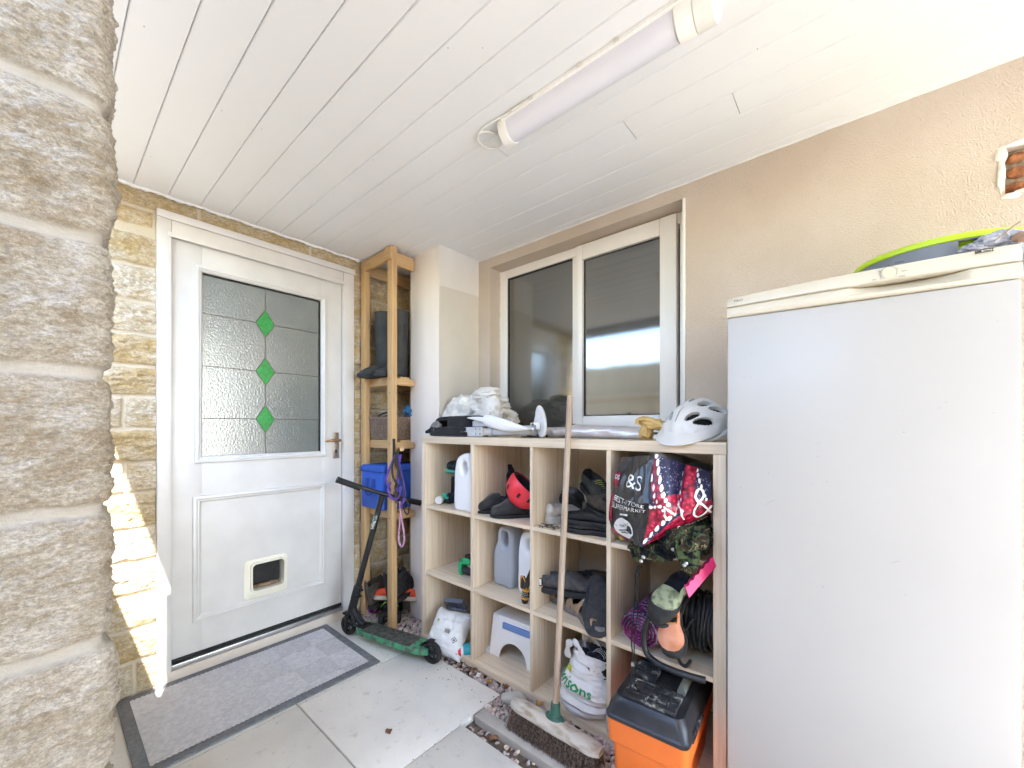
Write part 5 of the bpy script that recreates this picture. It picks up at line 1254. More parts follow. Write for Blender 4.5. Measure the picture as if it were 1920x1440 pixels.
g = G(); g.loft([rr3(.098, .016, .395, .018, .0), rr3(.100, .013, .397, .02, .006), rr3(.108, .008, .402, .02, .15), rr3(.121, .002, .41, .02, .156), rr3(.124, .0, .412, .02, .228)]); part('body', g, m_tor, TB, 30)
g = G(); g.loft([rr3(.127, -.004, .416, .022, .228), rr3(.129, -.006, .418, .024, .232), rr3(.129, -.006, .418, .024, .240), rr3(.124, .0, .412, .024, .246), rr3(.119, .006, .406, .03, .272), rr3(.105, .022, .39, .03, .292)]); part('lid', g, black_pl and M('satin black plastic', (.032, .034, .04), .33, (.045, .047, .053), ns=14), TB, 40)
g = G(); g.b2((-.082, .030, .288), (.082, .135, .303), .005)
for q in range(5): g.b2((-.07 + q * .030, .040, .303), (-.064 + q * .030, .125, .3065), .001)
for q in range(4): g.b2((-.075, .045 + q * .024, .3035), (.075, .048 + q * .024, .3062), .001)
g.b2((-.095, .150, .287), (-.015, .34, .306), .006)
for q in range(9): g.b2((-.088, .165 + q * .018, .306), (-.022, .171 + q * .018, .309), .001)
part('organiser', g, m_scf, TB, 30)
g = G(); g.b2((.0, .150, .283), (.05, .30, .296), .006); part('handle_recess', g, M('satin black plastic', (.03, .03, .03)), TB)
g = G(); rod = [(.072, .145 + q * .0018, .300) for q in range(88)]; g.tube(rod, [.0125 + .0012 * (q % 3 == 0) for q in range(88)], 14); part('metal_rod', g, M('ribbed chrome', (.42, .47, .44), .3, metal=.7), TB, 60)
g = G()
for q in range(4): g.b2((.118, .055 + q * .03, .236), (.131, .075 + q * .03, .249), .002)
g.tube([(.129, .04, .232), (.129, .18, .232)], .004, 8); part('hinge_clip', g, m_scf, TB)
# white sack, ice tray, teal bottle
m_sack = M('white printed plastic', (.78, .78, .77), .42, (.72, .73, .71), ns=6)
Ps = PX(838, 1175, 1.41); SK = thing('salt_bag', 'white plastic sack with barcode and hazard diamond slumped against the shelf unit', 'sack', Vector((1.415, PX(842, 1175, 1.415).y, .095)), rot=E3(-38, 0, -90 + 14))
def skS(u, v, side=-1):   # local x: width, z: up along the sack, y: thickness
    x = (u - .5) * .235; z = (v - .5) * .235; b_ = (max(0, 1 - abs(2 * u - 1) ** 3.2) * max(0, 1 - abs(2 * v - 1) ** 3.0)) ** .5
    k_ = float(fbm(u * 5, v * 5, 9, 4, 12, True)) - .6; k2 = float(fbm(u * 3, v * 9, 2, 3, 14, True)) - .6
    return Vector((x * (1 - .10 * math.sin(PI * v)) * (1.0 - .12 * (v > .9) * (v - .9) * 10), side * (.058 * b_ + .018 * k_ * b_ + .008 * k2), z * (1 - .08 * math.sin(PI * u)) + .01 * k_))
g = G(); g.grid(surf(lambda u, v: skS(u, v, -1), 60, 60)); g.grid(surf(lambda u, v: skS(u, v, 1), 60, 60)); part('sack_skin', g, m_sack, SK, 80)
def skT(cu_, cv_, s): return lambda x, y: skS(min(1, max(0, cu_ + x * s)), min(1, max(0, cv_ + y * s))) + Vector((0, -.003, 0))
f_ = skT(.62, .50, 4.2); g = G()
for q in range(13):
    x0 = -.017 + q * .0027; x1 = x0 + rnd.choice((.0009, .0016)); g.add([f_(x0, -.012), f_(x1, -.012), f_(x1, 0), f_(x0, 0), f_(x1, .012), f_(x0, .012)], [(0, 1, 2, 3), (3, 2, 4, 5)])
part('barcode', g, m_txt, SK, 0)
f_ = skT(.84, .36, 4.2); g = G()
dm = [(0, -.017), (.017, 0), (0, .017), (-.017, 0)]
for q in range(4):
    a, b = dm[q], dm[(q + 1) % 4]; g.add([f_(*a), f_(*b), f_(b[0] * .85, b[1] * .85), f_(a[0] * .85, a[1] * .85)], [(0, 1, 2, 3)])
g.add([f_(-.005, -.004), f_(.005, -.004), f_(.005, .005), f_(-.005, .005)], [(0, 1, 2, 3)]); part('hazard_diamond', g, m_txt, SK, 0)
f_ = skT(.25, .68, 4.2); g = G(); g.add([f_(-.008, -.007), f_(.008, -.007), f_(.008, .007), f_(-.008, .007)], [(0, 1, 2, 3)]); part('green_mark', g, M('lime print', (.35, .6, .12), .5), SK, 0)
t = thing('plastic_tray', 'grey ribbed plastic tray behind the white sack', 'tray', (1.56, PX(850, 1140, 1.56).y, .175), rot=E3(28, -8, -90 + 8))
g = G(); v_, f_ = outline_plate([rrect(-.095, .095, -.03, .03, .006)], .006, .001); g.add(v_, f_)
for q in range(9): g.b2((-.092 + q * .0228, -.024, -.028), (-.088 + q * .0228, .0, .028), .001)
g.b2((-.094, -.026, -.030), (.094, -.002, -.026), .001); g.b2((-.094, -.026, .026), (.094, -.002, .030), .001); part('ribbed_pan', g, M('grey blue plastic', (.25, .28, .34), .4), t)
g = G(); g.b2((-.093, -.020, -.052), (.093, -.010, -.031), .002); part('front_lip', g, M('clear grey plastic', (.42, .44, .47), .3), t)
tb_ = PZ(862, 1224, .036); t = thing('teal_bottle', 'teal bottle with red cap lying under the white sack', 'bottle', (tb_.x + .005, tb_.y, .040), rot=(0, R(90), R(-36)))
g = G(); g.lathe([(.001, -.032), (.006, -.033), (.008, -.030), (.022, -.030), (.026, -.026), (.026, .0)], 28); part('red_cap', g, M('red cap plastic', (.75, .02, .06), .4), t)
g = G(); g.lathe([(.026, .0), (.029, .002), (.029, .007), (.030, .012)], 28, cap=False); part('white_neck', g, m_capw, t)
g = G(); g.lathe([(.030, .012), (.036, .022), (.037, .05), (.037, .17), (.03, .18), (.001, .18)], 28); part('body', g, M('teal plastic', (.02, .36, .42), .35), t)
g = G(); g.lathe([(.0374, .055), (.0374, .15)], 28, cap=False); part('label', g, M('bottle label', (.7, .72, .75), .5, (.10, .30, .55), ns=60, lo=.5, hi=.6), t)

# ------------------------------------------------------------------ timber rack in the corner
rack = thing('timber_rack', 'tall narrow pine rack between the door and the boxed column', 'rack')
RX0, RX1, RY0, RY1 = 1.332, 1.70, 2.065, 2.415
for nm, x_, y_, h_ in (('post', RX0, RY0, 2.268), ('post', RX0, RY1 - .045, 2.262), ('post', RX1, RY1 - .045, 2.262)):
    g = G(); g.b2((x_, y_, 0), (x_ + .036, y_ + .047, h_), .0015); part(nm, g, pine['z'], rack)
for zt in (2.262, 1.505, 1.118, .692):
    top_ = zt > 2
    h_ = .075 if top_ else .040
    for y_ in (RY0 + .030, RY1 - .026):
        g = G(); g.b2((RX0 + .0365, y_, zt - h_ - .012), (1.512 if y_ < 2.2 else RX1 + .03, y_ + .020, zt - .012), .0015); part('rail', g, pine['x'], rack)
    g = G(); g.b2((RX0 - (.012 if top_ else .0) + (.0 if top_ else .037), RY0 + .0475 if not top_ else RY0 - .004, zt - (.075 if top_ else .05)), (RX0 - .0005 if top_ else RX0 + .055, RY1 - .0455 if not top_ else RY0 + .06, zt - (.0 if top_ else .012)), .001)
    part('cross_rail', g, pine['y'], rack)
    if top_:
        g = G(); g.b2((RX0 + .002, RY0 + .048, zt - .07), (RX0 + .022, RY1 - .046, zt - .0), .001); part('cross_rail', g, pine['y'], rack); continue
    for q in range(5):
        x0 = RX0 + .006 + q * .074
        g = G(); g.b2((x0 if q else RX0 + .0368, RY0 + .0475 if q == 0 else (RY0 + .031 if q < 2 else 2.15), zt - .0118), (x0 + .062, RY1 - .0460 if q == 0 else RY1 - .004, zt), .001); part('shelf_slat', g, pine['y'], rack)
g = G()
for z_ in (2.20, 1.485, 1.40, 1.10, .66): g.tube([(RX0 - .0006, RY0 + .024, z_), (RX0 + .001, RY0 + .024, z_)], .0035, 8)
part('screw_head', g, dark_metal, rack)
# wellington boots
m_well = M('grey rubber boot', (.055, .06, .065), .55, (.08, .08, .08), ns=14)
def wellie(label, x_, y_, rz, lean=0.):
    t = thing('wellington_boot', label, 'boot', (x_, y_, 1.5055), rz, 'grey wellington boots')
    g = G(); n = 24; path = [((0, .0, .425), .064, .066), ((0, 0, .40), .063, .065), ((0, -.002, .28), .060, .062), ((0, 0, .16), .050, .053), ((0, .0, .10), .046, .052)]
    rg = [[(a_ * math.cos(w_) + lean * c_[2], c_[1] + b_ * math.sin(w_), c_[2]) for w_ in np.linspace(0, 2 * PI, n, endpoint=False)] for c_, a_, b_ in path]
    for f, L0, L1, wd in ((.085, -.075, .052, .046), (.06, -.13, .055, .047), (.035, -.17, .057, .049), (.008, -.185, .058, .048)):
        rg.append([(wd * math.cos(w_) * (1 + .0 * math.sin(w_)), (L0 + L1) / 2 + (L1 - L0) / 2 * math.sin(w_), f) for w_ in np.linspace(0, 2 * PI, n, endpoint=False)])
    g.loft(rg, cap=False); rin = [[(x * .93, y * .93, z) for x, y, z in rg[0]], [(x * .9, y * .9, z) for x, y, z in rg[2]]]; g.loft([rg[0], rin[0], rin[1]], cap=False); part('upper', g, m_well, t, 60)
    g = G(); g.loft([[(.052 * math.cos(w_), -.063 + .125 * math.sin(w_), z_) for w_ in np.linspace(0, 2 * PI, n, endpoint=False)] for z_ in (0, .016, .020)]); part('sole', g, M('boot sole', (.05, .055, .065), .7), t)
    return t
wellie('grey wellington boot nearer the door on the top shelf of the pine rack', 1.435, 2.315, R(-90 + 3), .03)
wellie('grey wellington boot nearer the column on the top shelf of the pine rack', 1.475, 2.195, R(-90 + 4), -.02)
# basket
bk_ = thing('wicker_basket', 'woven grey brown wicker basket on the second shelf of the pine rack', 'basket', (1.53, 2.272, 1.1185), 0)
m_wick = M('wicker', (.30, .22, .16), .8, (.18, .125, .09), ns=60, bump=.4)
bw_, bd_, bh_ = .165, .118, .135
def bper(s_, grow):
    P_ = 2 * (bw_ + bd_) * 2; d_ = (s_ % 1) * P_; w2, d2 = bw_ * 2, bd_ * 2
    if d_ < w2: p = (-bw_ + d_, -bd_, 0, -1)
    elif d_ < w2 + d2: p = (bw_, -bd_ + (d_ - w2), 1, 0)
    elif d_ < 2 * w2 + d2: p = (bw_ - (d_ - w2 - d2), bd_, 0, 1)
    else: p = (-bw_, bd_ - (d_ - 2 * w2 - d2), -1, 0)
    return p
g = G(); ns_ = 44
for r_ in range(17):
    z_ = .006 + r_ * .0078; gr = .90 + .10 * z_ / bh_; pts = []
    for k in range(ns_ * 3):
        s_ = k / (ns_ * 3); x, y, nx, ny = bper(s_, 0); o_ = .0032 * math.sin(2 * PI * (k / 3) / 2 + PI * r_) ; pts.append((x * gr + nx * o_, y * gr + ny * o_, z_))
    g.tube(pts, .0036, 5, closed=True)
part('weave', g, m_wick, bk_, 60)
g = G()
for k in range(ns_):
    x, y, nx, ny = bper((k + .5) / ns_, 0); g.tube([(x * .9, y * .9, 0), (x, y, bh_ + .004)], .003, 5)
part('stake', g, m_wick, bk_); g = G(); pts = [bper(k / 80, 0) for k in range(80)]; g.tube([(p[0] * 1.01, p[1] * 1.01, bh_ + .004) for p in pts], .0065, 8, closed=True); g.b2((-bw_ * .88, -bd_ * .88, .001), (bw_ * .88, bd_ * .88, .006)); part('rim', g, m_wick, bk_, 60)
m_rope = M('navy rope', (.03, .04, .09), .8, (.10, .11, .16), ns=120, lo=.5, hi=.6)
g = G()
for k in range(4): g.tube([(-.10 + .045 * math.cos(a), .01 * k + .04 * math.sin(a), .125 + .010 * k + .02 * math.sin(a + k)) for a in np.linspace(0, 2 * PI, 24, endpoint=False)], .006, 8, closed=True)
solo('rope', g, m_rope, 'coil of dark blue rope in the wicker basket', 'rope', (1.53, 2.26, 1.1185))
g = G(); crumple(g, (0, 0, 0), (.05, .05, .04), 8, .35, sub=4); g.tube(spline([(-.03, -.04, -.01), (0, -.06, .03), (.04, -.04, .03)], 5), .004, 6); solo('blue_cap', g, M('mid blue fabric', (.03, .14, .30), .8), 'mid blue folded cap on top of the basket', 'cap', (1.55, 2.17, 1.30))
# cool bag
cb = thing('cool_bag', 'bright blue zipped cool bag on the third shelf of the pine rack', 'bag', (1.475, 2.276, .6925), 0)
m_blu = M('royal blue nylon', (.015, .10, .50), .55, (.012, .08, .42), ns=10, bump=.2, bs=160)
g = G()
rg = []
for z_, k_ in ((.0, .97), (.004, 1.0), (.12, 1.01), (.225, 1.0), (.232, .985)):
    rg.append([(p[0] * k_, p[1] * k_, z_ + .003 * math.sin(p[0] * 30)) for p in rrect(-.155, .155, -.125, .125, .025, 5)])
g.loft(rg); part('body', g, m_blu, cb, 50)
g = G(); g.loft([[(p[0] * k_, p[1] * k_, z_ - .02 * p[1]) for p in rrect(-.158, .158, -.128, .128, .025, 5)] for z_, k_ in ((.234, 1.0), (.240, 1.01), (.262, 1.0), (.272, .95))]); part('lid', g, m_blu, cb, 50)
m_blu2 = M('dark blue webbing', (.010, .05, .27), .7)
g = G(); g.tube([(p[0] * 1.0, p[1] * 1.0, .233) for p in rrect(-.158, .158, -.128, .128, .025, 5)], .0035, 6, closed=True); part('zip', g, m_blu2, cb)
g = G(); g.tube(spline([(-.160, .035, .19), (-.170, .035, .13), (-.176, .03, .105), (-.178, .0, .095), (-.176, -.03, .105), (-.168, -.035, .13), (-.160, -.035, .19)], 6), .012, 8, flat=((0, .5, .86), .22)); part('handle', g, m_blu2, cb)
# leads hanging on the post
ld = thing('dog_leads', 'tangle of purple and green dog leads hanging from the front post of the pine rack', 'dog leads', (1.345, 2.045, 1.02))
m_pur = M('purple webbing', (.16, .07, .38), .7, (.10, .045, .26), ns=80); m_olv = M('olive webbing', (.08, .09, .05), .8, (.05, .05, .035), ns=80); m_ppk = M('dusty pink rope', (.55, .32, .42), .7, (.42, .18, .32), ns=120, lo=.45, hi=.6)
def strap(pts, r_, m_, nm, fl=.25): 
    g_ = G(); g_.tube(spline(pts, 7), r_, 8, flat=((.2, -1, .1), fl)); part(nm, g_, m_, ld, 60)
g = G(); g.tube([(.04, -.0, .045), (.012, -.045, .05)], .012, 10); part('hook', g, pine['y'], ld)
g = G(); g.tube([(.0, .02, .11), (.0, .018, -.0)], .009, 10); part('black_hook', g, black_pl, ld)
strap([(.0, -.0, .02), (-.02, .015, -.04), (-.03, .05, -.13), (-.01, .03, -.20), (.02, -.0, -.23)], .009, m_pur, 'purple_lead')
strap([(.0, -.02, .02), (.0, -.04, -.06), (.005, -.065, -.14), (.01, -.075, -.22), (-.005, -.06, -.28)], .010, m_pur, 'purple_lead')
strap([(.01, -.035, .02), (-.005, -.03, -.07), (-.02, -.05, -.15), (-.02, -.04, -.24)], .009, m_pur, 'purple_lead')
strap([(-.01, .03, -.14), (-.03, .035, -.19), (-.03, -.01, -.235), (-.02, -.06, -.22), (-.02, -.08, -.16)], .008, m_pur, 'purple_lead')
strap([(.005, -.01, .04), (-.02, -.03, -.02), (-.01, -.05, -.10), (-.02, -.03, -.17), (-.03, -.06, -.22)], .011, m_olv, 'olive_lead', .3)
strap([(.0, -.015, .04), (-.03, -.01, -.05), (-.035, -.035, -.12), (-.01, -.07, -.17)], .008, m_olv, 'olive_lead', .35)
g = G(); g.tube(spline([(-.02, -.09, -.10), (-.01, -.10, -.20), (.0, -.125, -.27), (.0, -.12, -.315), (.0, -.09, -.305), (.0, -.07, -.26)], 7), .0035, 8); part('black_cord', g, black_pl, ld)
g = G(); g.tube(spline([(.0, -.04, -.25), (.005, -.045, -.33), (.01, -.065, -.42), (.012, -.068, -.48), (.01, -.045, -.515), (.008, -.02, -.48), (.008, -.025, -.42), (.003, -.045, -.33)], 8), .0055, 8); part('pink_loop', g, m_ppk, ld)
for z_, y_ in ((-.16, -.055), (-.20, -.06), (-.13, -.03), (-.25, -.05)):
    g = G(); g.tube([(-.025, y_ + .010 * math.cos(a), z_ + .008 * math.sin(a)) for a in np.linspace(0, 2 * PI, 14, endpoint=False)], .0022, 6, closed=True); part('ring', g, black_pl, ld)
# bottom of the rack: boots, orange shoe, skate
shoe('walking_boot', 'brown grey walking boot at the foot of the pine rack', 'boot', (1.47, 2.30, .085), E3(-14, 0, -90 - 4 + 180), m_brn, M('boot lug sole', (.05, .045, .04), .8), black_cloth, laces=None, L=.28, W=.11, Hc=.19, instep=.09, toe=.07, sole=.024, open_to=.52)
shoe('walking_boot', 'dark walking boot nearer the column at the foot of the pine rack', 'boot', (1.50, 2.16, .14), E3(-10, 0, -90 + 6 + 180), M('dark boot', (.035, .035, .04), .8, (.06, .06, .06), ns=50), black_rub, black_cloth, L=.28, W=.11, Hc=.20, instep=.09, toe=.07, sole=.024, open_to=.52)
m_ora = M('fluorescent orange', (.85, .10, .03), .6, (.75, .07, .02), ns=20)
shoe('orange_shoe', 'bright orange shoe lying over the roller skate under the pine rack', 'shoe', (1.44, 2.185, .11), E3(-4, -25, -90 - 45), m_ora, M('pale sole', (.62, .52, .42), .7), black_cloth, laces=M('lime lace', (.3, .6, .05)), L=.27, W=.095, Hc=.07, sole=.02)
sk = thing('roller_skate', 'black roller skate with chunky wheels at the foot of the pine rack', 'roller skate', (1.42, 2.22, .0), R(-38))
g = G(); g.b2((-.04, -.12, .055), (.05, .13, .085), .012); part('frame', g, black_pl, sk)
for x_, y_ in ((-.045, -.085), (.055, -.085), (-.045, .085), (.055, .085)):
    g = G(); g.lathe([(.001, -.017), (.022, -.017), (.034, -.013), (.037, 0), (.034, .013), (.022, .017), (.001, .017)], 22, T((x_, y_, .037), ry=90)); w_ = part('wheel', g, black_rub, sk)
    g = G(); g.lathe([(.001, -.019), (.014, -.019), (.016, -.0175)], 16, T((x_, y_, .037), ry=90)); g.lathe([(.004, -.022), (.004, -.018)], 8, T((x_, y_, .037), ry=90)); part('hub', g, steel, w_)
g = G(); crumple(g, (0, .02, .10), (.048, .10, .03), 6, .3, sub=4); part('boot', g, M('navy nylon', (.03, .035, .06), .8), sk)
g = G(); g.tube(spline([(.05, -.02, .08), (.03, -.06, .12), (-.02, -.06, .125), (-.05, -.03, .09)], 5), .009, 8, flat=((0, 1, 0), .3)); part('lime_strap', g, M('lime strap', (.25, .62, .03), .5), sk)
g = G(); crumple(g, (0, 0, .03), (.035, .04, .028), 2, .5, sub=4, floor=0.); solo('purple_purse', g, M('purple foil', (.22, .03, .32), .35, (.5, .1, .4), ns=40, metal=.4), 'small purple shiny pouch by the rear post of the pine rack', 'pouch', (1.385, 2.375, .0))
g = G(); crumple(g, (0, 0, .05), (.05, .04, .05), 21, .5, sub=4, floor=0.); solo('red_bag', g, M('dark red fabric', (.25, .01, .03), .8), 'dark red fabric bundle behind the rear post of the pine rack', 'bundle', (1.47, 2.375, .0))

# ------------------------------------------------------------------ scooter
FWc, RWc = Vector((1.150, 2.225, .055)), Vector((1.285, 1.630, .055))
dirv = (RWc - FWc); dirv.z = 0; Ls = dirv.length; ang_ = math.atan2(dirv.y, dirv.x)
sct = thing('kick_scooter', 'black and green kick scooter leaning on the pine rack', 'scooter', (FWc.x, FWc.y, 0), ang_)
# local x runs from front wheel to rear wheel; y to its left
m_dg = M('grip tape', (.10, .105, .09), .9, (.20, .20, .17), ns=40, bump=.5, bs=300); m_sg = M('scratched green', (.07, .33, .17), .5, (.05, .22, .12), ns=14)
def worn_green():
    n, b, L = nodes(m_sg); tc = n.nodes.new('ShaderNodeTexCoord'); z = n.nodes.new('ShaderNodeTexNoise'); z.inputs['Scale'].default_value = 45; z.inputs['Detail'].default_value = 8; L(tc.outputs['Object'], z.inputs['Vector'])
    r = n.nodes.new('ShaderNodeMapRange'); r.inputs[1].default_value = .50; r.inputs[2].default_value = .58; r.inputs[4].default_value = .9; L(z.outputs[0], r.inputs[0])
    old = b.inputs['Base Color'].links[0].from_socket; x = n.nodes.new('ShaderNodeMix'); x.data_type = 'RGBA'; x.inputs[7].default_value = (.07, .075, .07, 1); L(old, x.inputs[6]); L(r.outputs[0], x.inputs[0]); L(x.outputs[2], b.inputs['Base Color'])
worn_green()
def rz_of(y_): return 0
dk = [(.115, -.050), (.13, -.056), (.50, -.057), (.555, -.050), (.60, -.030), (.60, -.018), (.535, -.018), (.535, .018), (.60, .018), (.60, .030), (.555, .050), (.50, .057), (.13, .056), (.115, .050)]
g = G(); n = len(dk); rg = [[(x, y * k_, z_ ) for x, y in dk] for z_, k_ in ((.048, .88), (.052, .99), (.076, 1.0), (.080, .97))]
g.loft(rg); deck = part('deck', g, m_sg, sct, 35)
g = G(); g.b2((.15, -.052, .0803), (.50, .052, .0816), .0003); part('grip_tape', g, m_dg, deck)
g = G()
for q in range(13):
    x_ = .17 + q * .024; s_ = (q % 3 - 1) * .008; g.b2((x_, -.036 + s_, .0818), (x_ + .017, -.030 + s_, .0824)); g.b2((x_, .030 + s_, .0818), (x_ + .017, .036 + s_, .0824)); g.b2((x_ + .004, -.018 + s_, .0818), (x_ + .009, .018 + s_, .0824))
part('black_pattern', g, black_pl, deck, 0)
def wheel(c, r_, nm, parent):
    g_ = G(); g_.lathe([(r_ * .66, -.011), (r_ * .86, -.013), (r_ * .97, -.009), (r_, 0), (r_ * .97, .009), (r_ * .86, .013), (r_ * .66, .011)], 40, T(c, rx=90), cap=False)
    g_.lathe([(r_ * .66, -.011), (r_ * .62, -.010), (r_ * .62, .010), (r_ * .66, .011)], 40, T(c, rx=90), cap=False); w_ = part(nm, g_, black_rub, parent, 50)
    g_ = G(); g_.lathe([(.001, -.013), (.012, -.013), (.013, 0), (.012, .013), (.001, .013)], 20, T(c, rx=90)); g_.lathe([(.001, -.018), (.005, -.018), (.005, .018), (.001, .018)], 12, T(c, rx=90))
    for q in range(6):
        a = q * PI / 3; g_.tube([(c[0] + .010 * math.cos(a), c[1], c[2] + .010 * math.sin(a)), (c[0] + r_ * .64 * math.cos(a), c[1], c[2] + r_ * .64 * math.sin(a))], [.007, .0045], 8)
    part('wheel_core', g_, M('wheel core black', (.05, .05, .055), .35), w_); return w_
wheel((0, 0, .055), .055, 'front_wheel', sct); wheel((Ls, 0, .055), .055, 'rear_wheel', sct)
g = G(); rg = [[(Ls + rr_ * math.cos(a), y_, .055 + rr_ * math.sin(a)) for y_, rr_ in ((-.017, .060), (-.012, .064), (.012, .064), (.017, .060), (.012, .061), (-.012, .061))] for a in np.linspace(2.75, 1.35, 14)]; g.loft(rg); part('brake_fender', g, black_pl, sct, 40)
# stem: headtube at local point, leaning up towards the top point on the rack
Tw = Vector((1.283, 2.088, .800)); Tl = Matrix.Rotation(-ang_, 3, 'Z') @ (Tw - Vector((FWc.x, FWc.y, 0)))
Bl = Vector((.022, 0, .135)); dl = (Tl - Bl).normalized()
g = G(); g.tube([Bl + dl * .10, Tl], .0165, 18); part('stem', g, M('satin black steel', (.018, .019, .021), .35, (.028, .029, .032), ns=10), sct)
g = G(); g.b2((-.028, -.021, .118), (.030, .021, .130), .004)
for s in (-1, 1): g.tube([(.004, s * .018, .124), (.0, s * .018, .055)], [.011, .008], 10); g.tube([(0, s * .014, .055), (0, s * .024, .055)], .009, 12)
part('fork', g, black_pl, sct)
g = G(); g.tube([Bl + dl * -.012, Bl + dl * .075], .0225, 18); g.tube([Bl + dl * .080, Bl + dl * .150], .0235, 18)
for q in (.095, .13): g.box(Bl + dl * q + Vector((.027, 0, 0)), (.016, .03, .012), .003)
part('head_clamp', g, black_pl, sct)
g = G(); g.tube([Bl + dl * .02 + Vector((.01, 0, 0)), (.075, 0, .10), (.125, 0, .081)], [.020, .016, .014], 12); g.tube([Bl + dl * .02 + Vector((.0, .012, 0)), (.09, .03, .082)], .008, 8); g.tube([Bl + dl * .02 + Vector((.0, -.012, 0)), (.09, -.03, .082)], .008, 8); g.b2((.085, -.034, .078), (.16, .034, .086), .003); part('down_tube', g, black_pl, sct)
Lw, Rw = Vector((1.045, 2.150, .912)), Vector((1.502, 2.018, .735))
conv = lambda p: Matrix.Rotation(-ang_, 3, 'Z') @ (Vector(p) - Vector((FWc.x, FWc.y, 0)))
L_, R_ = conv(Lw), conv(Rw); mid_ = Tl
g = G(); g.tube(spline([L_, L_.lerp(mid_, .6) + Vector((0, 0, .006)), mid_ + dl * .012, R_.lerp(mid_, .6) + Vector((0, 0, .008)), R_], 6), .0115, 14); bar = part('handlebar', g, M('satin black steel', (.018, .019, .021)), sct)
for A_, sgn in ((L_, 1), (R_, -1)):
    d_ = (mid_ - A_).normalized(); g = G(); n_ = 20; g.tube([A_ + d_ * (.135 * q / n_) for q in range(n_ + 1)], [.0185 if q in (0, n_) else (.0165 + .0012 * (q % 2)) for q in range(n_ + 1)], 14); part('grip', g, black_rub, bar)
g = G(); q_ = Bl + dl * .50
for o_ in (0,):
    vs_ = []
    for f in np.linspace(0, 1, 7):
        for a in np.linspace(-2.4, -.6, 7):
            u_ = dl.orthogonal().normalized(); w2_ = dl.cross(u_); vs_.append(Tl - dl * (.11 + .085 * f) + (Vector((math.cos(a), math.sin(a), 0)) * (.0171)))
    g.add(vs_, [(i * 7 + j, (i + 1) * 7 + j, (i + 1) * 7 + j + 1, i * 7 + j + 1) for i in range(6) for j in range(6)])
part('sticker', g, M('worn sticker', (.45, .50, .42), .5, (.08, .09, .08), ns=60, lo=.45, hi=.55), sct)

# ------------------------------------------------------------------ broom
BR = thing('broom', 'wooden yard broom with brown bristles and green socket leaning on the shelf unit', 'broom')
m_bw = M('weathered wood', (.58, .53, .46), .8, (.33, .26, .19), ns=14, stretch=(3, 1, 3), bump=.5, lo=.45, hi=.68, detail=8); m_bh = M('broom handle wood', (.46, .36, .27), .6, (.33, .24, .17), ns=3, stretch=(25, 25, 1.2))
hb, ht = Vector((1.262, .862, .13)), PX(1069, 742, 1.372)
g = G(); g.tube([hb, hb.lerp(ht, .5), ht - (ht - hb) * .004, ht], [.0122, .0125, .0122, .010], 16); part('handle', g, m_bh, BR)
hx, hz = 1.245, .083; y0, y1 = PZ(1136, 1400, .085).y, PZ(968, 1310, .085).y
g = G(); rg = []
for f in np.linspace(0, 1, 22):
    y_ = y0 + (y1 - y0) * f; tp = 1 - .35 * max(0, abs(2 * f - 1) - .85) / .15; hh = .017 * tp + .002 * math.exp(-((f - .5) / .12) ** 2)
    rg.append([(hx + dx_ * tp, y_, hz + dz_ * (hh / .017)) for dx_, dz_ in ((-.030, -.015), (-.032, .004), (-.022, .015), (.0, .019), (.022, .015), (.032, .004), (.03, -.015))])
g.loft(rg); part('head', g, m_bw, BR, 50)
m_br = M('brown bristles', (.09, .06, .045), .9, (.30, .22, .17), ns=140, lo=.4, hi=.6)
vs, fs = [], []; rb = random.Random(3)
for k in range(4200):
    cl = rb.randint(0, 27); row = rb.randint(0, 3); y_ = y0 + .012 + (y1 - y0 - .024) * (cl + .5) / 28 + rb.gauss(0, .0035); x_ = hx - .022 + row * .0145 + rb.gauss(0, .003)
    spl = rb.gauss(0, .007); ln = rb.uniform(.052, .063); bx_ = -.012 + (row - 1.5) * .006 + rb.gauss(0, .005); r_ = .00095
    b = len(vs); a = rb.uniform(0, 6.28)
    for f in (0, .5, 1):
        cx, cy, cz = x_ + bx_ * f + .006 * f * f * (row - 1.5), y_ + spl * f, hz - .013 - ln * f; cz = max(.002, cz); q_ = r_ * (1 - .4 * f)
        vs += [(cx + q_ * math.cos(a + w_), cy + q_ * math.sin(a + w_), cz) for w_ in (0, 2.09, 4.19)]
    for i in (0, 3):
        for j in range(3): fs.append((b + i + j, b + i + (j + 1) % 3, b + i + 3 + (j + 1) % 3, b + i + 3 + j))
g = G(); g.add(vs, fs); o = part('bristles', g, m_br, BR, 0); o['kind'] = 'stuff'
m_sock = M('green cast socket', (.025, .16, .11), .5, (.05, .10, .08), ns=40)
dh_ = (ht - hb).normalized(); g = G(); g.tube([hb - dh_ * .028, hb - dh_ * .004, hb + dh_ * .018, hb + dh_ * .024], [.024, .0185, .0185, .0165], 18); g.loft([[(hx + .012 + a_ * math.cos(w_), hb.y + b_ * math.sin(w_), z_) for w_ in np.linspace(0, 2 * PI, 24, endpoint=False)] for a_, b_, z_ in ((.026, .042, hz + .012), (.026, .042, hz + .018), (.021, .024, hz + .028))])
part('socket', g, m_sock, BR, 40)

